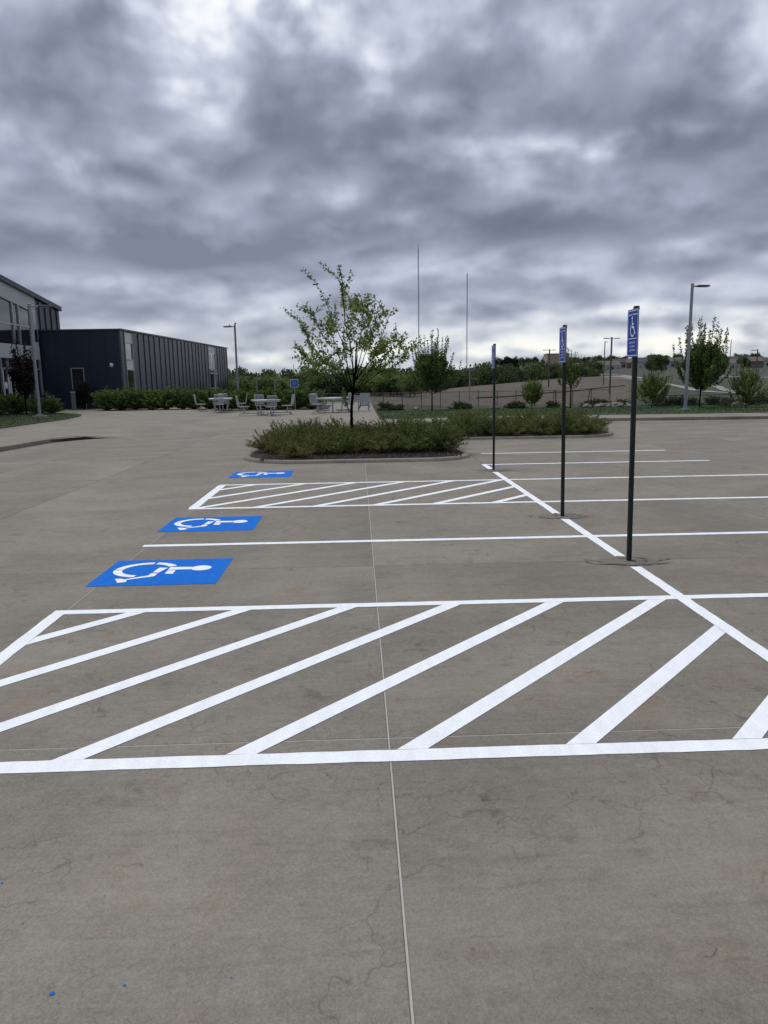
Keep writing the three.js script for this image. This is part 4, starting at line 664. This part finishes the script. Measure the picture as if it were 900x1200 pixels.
// ================================================================== LAMP POSTS
function lampPost(label, at, turn, H, { arm = .75, dark = false, r0 = .085, foot = true, twin = false, group, head = 1 } = {}) {
  const t = thing('lamp_post', label, 'lamp post', at, turn, group), m = dark ? M.lampHead : M.galv;
  if (foot) { part('footing', new THREE.CylinderGeometry(.36, .38, .12, 24).translate(0, .05, 0), M.walk, t); part('base_plate', rbox(.34, .06, .34, .012, 0, .135, 0), m, t); }
  part('pole', bar([0, .1, 0], [0, H, 0], r0, 12, r0 * .82), m, t);
  for (const s of twin ? [1, -1] : [1]) { part('arm', rbox(arm * .5, .07, .07, .015, s * (arm * .25 + r0 * .6), H - .12, 0), m, t); const h = part('lamp_head', rbox(.62 * head, .085, .3 * head, .03, s * (arm * .5 + .3 * head), H - .1, 0), M.lampHead, t); part('lens', rbox(.46 * head, .012, .22 * head, .003, s * (arm * .5 + .32 * head), H - .148, 0), M.lens, h); }
  part('pole_cap', new THREE.SphereGeometry(r0 * .95, 10, 6).scale(1, .5, 1).translate(0, H, 0), m, t);
  if (foot) part('hand_hole_cover', rbox(.1, .22, .02, .006, 0, .65, r0), m, t);
  return t;
}
lampPost('tall grey single arm lamp post on the grass bed by the entrance', [-16.62, .15, -39.1], .25, 5.75, { arm: .9 });
const plazaLamp = lampPost('tall grey lamp post behind the hedge at the end of the navy wing', [-8.84, -.2, -55.0], Math.PI - .3, 6.1, { arm: .5, dark: false });
part('camera_bracket', merged([box(.04, .14, .04, .42, 6.1, 0), new THREE.SphereGeometry(.07, 10, 8).translate(-.05, 6.2, 0)]), M.lampHead, plazaLamp);
lampPost('tall grey single arm lamp post on the lawn beside the maple', [16.55, .02, -36.9], .15, 6.25, { arm: .55 });
const farLamp = (label, px, topPy, d, opt = {}) => { const p = onZ(px, topPy, -d), y = land(p.x, p.z); return lampPost(label, [p.x, y - .05, p.z], opt.turn ?? .1, p.y - y + .05, { foot: false, r0: .1, ...opt }); };
farLamp('thin lamp post standing in the valley, nearer the navy wing', 300.4, 443.3, 88, { arm: 1.0, group: 'valley lamps' }); farLamp('thin lamp post standing in the valley, nearer the small blue sign', 321.5, 445.3, 88, { arm: .6, group: 'valley lamps' });
farLamp('slim lamp post in front of the field between young maple and sign post', 550.5, 431, 75, { arm: .3, r0: .07, head: .6 });
farLamp('twin headed light pole at the field edge farther from the maple', 717, 395.5, 95, { twin: true, arm: .9, dark: true, r0: .12 }); farLamp('twin headed light pole in front of the tan block', 644, 409.5, 130, { twin: true, arm: 1.1, dark: true, r0: .13 });
farLamp('bare thin light pole near the twin headed pole', 709, 400, 140, { arm: .3, dark: true, r0: .1, head: .6 }); farLamp('distant single head light pole on the plain beside the far fence', 888, 409.5, 110, { arm: .6, turn: Math.PI - .1, dark: true, r0: .11 });

// ================================================================== TABLES AND CHAIRS ON THE PLAZA
{
  const t = thing('picnic_table', 'grey metal table with attached mesh backed seats, between the other two tables', 'table', [-5.15, 0, -41.3], .35, 'metal tables on the plaza');
  part('table_top', rbox(1.25, .045, 1.25, .02, 0, .755, 0), M.tableTop, t); part('top_rim', merged([box(1.2, .06, .04, 0, .705, .58), box(1.2, .06, .04, 0, .705, -.58), box(.04, .06, 1.12, .58, .705, 0), box(.04, .06, 1.12, -.58, .705, 0)]), M.tableSteel, t);
  for (const [x, z] of [[-1, -1], [1, -1], [1, 1], [-1, 1]]) part('leg', bar([x * .3, 0, z * .3], [x * .42, .73, z * .42], .03), M.tableSteel, t);
  for (let k = 0; k < 4; k++) {
    const s = new THREE.Group(); s.name = 'seat_unit'; s.rotation.y = k * Math.PI / 2; t.add(s);
    const seat = merged([box(.5, .035, .46, 1.12, .45, 0), ...Array.from({ length: 7 }, (_, i) => box(.012, .012, .42, .93 + i * .062, .475, 0))]); part('seat', seat, M.tableSteel, s);
    part('backrest', merged([bar([1.37, .46, -.23], [1.46, .98, -.23], .018), bar([1.37, .46, .23], [1.46, .98, .23], .018), bar([1.46, .98, -.23], [1.46, .98, .23], .018), bar([1.39, .54, -.23], [1.39, .54, .23], .016), ...Array.from({ length: 6 }, (_, i) => bar([1.39, .54, -.17 + i * .068], [1.455, .97, -.17 + i * .068], .02, 5))]), M.tableSteel, s);
    part('support_rail', merged([bar([.25, .12, 0], [1.3, .12, 0], .025), bar([1.1, .12, 0], [1.12, .44, 0], .03), bar([1.3, 0, -.2], [1.3, 0.12, 0], .022), bar([1.3, 0, .2], [1.3, .12, 0], .022)]), M.tableSteel, s);
  }
  t.scale.setScalar(1.1);
  copyOf(t, [-8.5, .02, -46.2], .1, 1.1, 'grey metal table with attached mesh backed seats beside the hedge near the navy wing'); copyOf(t, [-1.5, 0, -43.3], .8, 1.1, 'grey metal table with attached mesh backed seats behind the young island tree');
  // slatted lounge chair
  const c = thing('slatted_chair', 'grey slatted garden armchair at the corner of the plaza', 'chair', [.35, .01, -44.4], -.15);
  for (let k = 0; k < 6; k++) part('back_slat', box(.085, .8, .022, -.25 + k * .1, .68, -.3, 0, -.3), M.plank, c);
  for (let k = 0; k < 5; k++) part('seat_slat', box(.58, .022, .09, 0, .34 - k * .012 + .03, .28 - k * .105), M.plank, c);
  for (const s of [-1, 1]) { part('front_leg', box(.04, .58, .11, s * .31, .29, .28), M.plank, c); part('armrest', rbox(.13, .028, .68, .01, s * .33, .59, .05), M.plank, c); part('side_rail', box(.03, .12, .85, s * .285, .24, -.05, 0, .18), M.plank, c); }
}

// ================================================================== FENCES
function chainFence(label, x0, x1, z, step, h, base, group) {
  const t = thing('chain_link_fence', label, 'fence', [x0, 0, z]), L = x1 - x0, n = Math.round(L / step), Y = (x) => base(x0 + x, z);
  for (let k = 0; k <= n; k++) { const x = k * L / n; part('fence_post', bar([x, Y(x) - .15, 0], [x, Y(x) + h + .04, 0], .032, 7), M.fence, t); }
  for (let k = 0; k < n; k++) { const a = k * L / n, b = (k + 1) * L / n; part('top_rail', bar([a, Y(a) + h, 0], [b, Y(b) + h, 0], .022, 6), M.fence, t); }
  const list = [], cell = .09, r = .0035; for (let x = -h; x < L; x += cell) for (const s of [1, -1]) { let a = x, b = x + h, ya = s > 0 ? 0 : h, yb = s > 0 ? h : 0; if (a < 0) { ya += (yb - ya) * (0 - a) / h; a = 0; } if (b > L) { yb += (ya - yb) * (b - L) / h; b = L; } if (b - a < .02) continue; const g = new THREE.BufferGeometry(), A = V(a, Y(a) + ya, 0), B = V(b, Y(b) + yb, 0), n0 = V(0, r, 0), n1 = V(0, 0, r), p = []; for (const o of [n0, n1]) { const q = [A.clone().add(o), B.clone().add(o), B.clone().sub(o), A.clone().sub(o)]; for (const i of [0, 1, 2, 0, 2, 3]) p.push(q[i].x, q[i].y, q[i].z); } g.setAttribute('position', new THREE.Float32BufferAttribute(p, 3)); list.push(g); }
  const mg = mergeGeometries(list); mg.computeVertexNormals(); const m = part('wire_mesh', mg, M.wire, t); m.userData.kind = 'stuff'; return t;
}
chainFence('dark chain link fence running behind the hedge and along the field', -15, 20.6, -60, 1.55, 1.28, (x, z) => land(x, z) + .02);
chainFence('grey chain link fence crossing behind the lamp post and the maple beside it', 16.2, 34, -43.2, 2.95, 1.0, (x) => -.32);
{ // black sediment barrier across the field
  const pts = [[558, 466.5], [600, 464.5], [640, 460.5], [690, 456], [740, 451.5]].map(([x, y]) => onLand(x, y + .6, 60)); const rows = [[], []]; for (let k = 0; k < pts.length - 1; k++) for (let s = 0; s < 6; s++) { const p = pts[k].clone().lerp(pts[k + 1], s / 6); p.y = land(p.x, p.z); rows[0].push([p.x, p.y - .05, p.z]); rows[1].push([p.x, p.y + .14, p.z]); }
  const t = thing('silt_fence', 'low black fabric barrier crossing the bare field', 'barrier'); part('fabric', gridSheet(rows), M.silt, t); for (let k = 0; k < rows[0].length; k += 3) part('stake', bar([rows[0][k][0], rows[0][k][1], rows[0][k][2] + .03], [rows[1][k][0], rows[1][k][1] + .1, rows[1][k][2] + .03], .03, 5), M.plank, t);
  for (const [px, py] of [[652, 476], [688, 473]]) { const p = onLand(px, py, 48), s = thing('leaning_stake', 'dark leaning stake standing near the fence', 'stake', [p.x, p.y, p.z], 0, 'stakes by the fence'); part('shaft', bar([0, -.1, 0], [px < 660 ? -.12 : .25, 1.35, 0], .05, 6), M.fence, s); part('crosspiece', bar([px < 660 ? -.2 : .1, 1.1, 0], [px < 660 ? .02 : .34, 1.16, 0], .025, 5), M.fence, s); }
}

// ================================================================== PATHS, TOWN AND MASTS FAR BEHIND
function ribbon(name, label, pix, width, from = 46) {
  const raw = pix.map(([x, y]) => onLand(x, y, from)), c = new THREE.CatmullRomCurve3(raw), rows = [[], []], n = 40; for (let k = 0; k <= n; k++) { const p = c.getPoint(k / n), t = c.getTangent(k / n), s = V(-t.z, 0, t.x).normalize().multiplyScalar(width / 2); for (const [i, q] of [[0, p.clone().sub(s)], [1, p.clone().add(s)]]) rows[i].push([q.x, land(q.x, q.z) + .07, q.z]); }
  return structure(name, gridSheet(rows), M.path, label, 'path');
}
ribbon('path', 'pale concrete path curving through the grass beyond the fence', [[735, 444.5], [762, 447], [785, 451], [810, 456.5], [840, 460], [880, 462]], 1.7);
ribbon('path', 'second pale path joining from beside the maple', [[828, 450.5], [842, 454], [858, 459], [880, 461.5]], 1.4);
ribbon('road', 'pale road climbing past the tan block', [[622, 429.5], [640, 433], [660, 437.5], [690, 440], [735, 444]], 9, 120);
ribbon('road', 'thin pale road across the plain', [[840, 441], [870, 442], [910, 442.5]], 5, 120);
{ // pale walk behind the second fence
  const rows = [[], []]; for (let x = 17.6; x < 40; x += 1) { rows[0].push([x, land(x, -50.5) + .05, -50.5]); rows[1].push([x, land(x, -46.9) + .08, -46.9]); } structure('path', gridSheet(rows), M.path, 'broad pale path just behind the grey fence', 'path');
}
{
  const r = rng(500);
  const houseMesh = (name, label, px, basePy, d, w, h, dep, wallMat, roofMat, flat, group) => {
    const p = onZ(px, basePy, -d), y = land(p.x, p.z), t = thing(name, label, 'building', [p.x, y - .3, p.z], (r() - .5) * .5, group);
    part('wall', box(w, h + .3, dep, 0, (h + .3) / 2, 0), wallMat, t);
    if (flat) part('roof', box(w + .4, .35, dep + .4, 0, h + .47, 0), roofMat, t); else { const g = new THREE.BufferGeometry(), o = .35, rh = dep * .32, a = [[-w / 2 - o, h + .2, dep / 2 + o], [w / 2 + o, h + .2, dep / 2 + o], [w / 2 + o, h + rh + .3, 0], [-w / 2 - o, h + rh + .3, 0], [-w / 2 - o, h + .2, -dep / 2 - o], [w / 2 + o, h + .2, -dep / 2 - o]], pp = []; for (const q of [[0, 1, 2], [0, 2, 3], [5, 4, 3], [5, 3, 2], [1, 5, 2], [4, 0, 3], [0, 4, 5], [0, 5, 1]]) for (const i of q) pp.push(...a[i]); g.setAttribute('position', new THREE.Float32BufferAttribute(pp, 3)); g.computeVertexNormals(); part('roof', g, roofMat, t); }
    const n = Math.max(2, Math.round(w / 4)); for (let k = 0; k < n; k++) for (let s = 0; s < Math.max(1, Math.round(h / 3.2)); s++) { const wd = part('window', box(1.3, 1.4, .1, (k - (n - 1) / 2) * w / n, 1.5 + s * 3.1, dep / 2 + .03), M.glass, t); }
    part('door', box(1.1, 2.1, .12, w * .02 + .9, 1.3, dep / 2 + .04), M.dark, t); return t;
  };
  houseMesh('office_block', 'large tan block rising above the far tree belt', 651.5, 428, 600, 17.5, 10.6, 20, M.tan, M.tan, true);
  houseMesh('shed', 'long pale roofed shed beyond the woods', 637, 431, 420, 12, 3.2, 8, M.white, M.white, false);
  const spots = [[684, 428, 520], [697, 430, 480], [712, 429, 520], [727, 427, 560], [742, 427, 540], [756, 428, 520], [790, 426, 560], [806, 427, 540], [853, 427, 500], [866, 425, 560], [880, 427, 520], [894, 426, 560]];
  spots.forEach(([px, py, d], k) => houseMesh('house', 'small distant ' + ['slate blue', 'dark brown', 'beige'][k % 3] + ' house with ' + (k % 2 ? 'black' : 'brown') + ' roof in the town on the ridge', px, py, d, 9 + r() * 7, 3 + r() * 1.6, 8 + r() * 3, k % 3 === 1 ? M.roofBrown : k % 3 ? M.siding : M.sidingBlue, k % 2 ? M.roofDark : M.roofBrown, false, 'houses on the ridge'));
  // lattice masts
  const mast = (label, px, topPy, d, w, group) => { const p = onZ(px, topPy, -d), y = land(p.x, p.z), H = p.y - y, t = thing('radio_mast', label, 'mast', [p.x, y, p.z], 0, group); const C = [0, 1, 2].map((k) => [Math.cos(k * 2.094) * w / 2, Math.sin(k * 2.094) * w / 2]); for (const [x, z] of C) part('mast_leg', bar([x, -2, z], [x, H, z], w * .17, 5), M.mast, t); const br = []; const step = Math.max(w * 1.5, H / 70); for (let q = 0; q < H - step; q += step) for (let k = 0; k < 3; k++) { const a = C[k], b = C[(k + 1) % 3]; br.push(bar([a[0], q, a[1]], [b[0], q + step, b[1]], w * .09, 3)); } part('bracing', merged(br), M.mast, t); part('mast_tip', bar([0, H - 1, 0], [0, H + H * .03, 0], w * .15, 5), M.mast, t); return t; };
  mast('tall thin radio mast behind the young maple, the taller of two', 490, 291, 800, 1.0); mast('tall thin radio mast between young maple and sign post, the shorter of two', 547.5, 321, 800, .85);
  mast('thin radio mast on the ridge beyond the maple', 857, 398, 900, .8);
  for (const [px, py] of [[344, 427], [352, 425], [361, 427], [371, 424], [390, 425]]) mast('short thin mast on the horizon above the valley woods', px, py, 1000, .7, 'short masts on the horizon');
}

renderer.render(scene, camera);
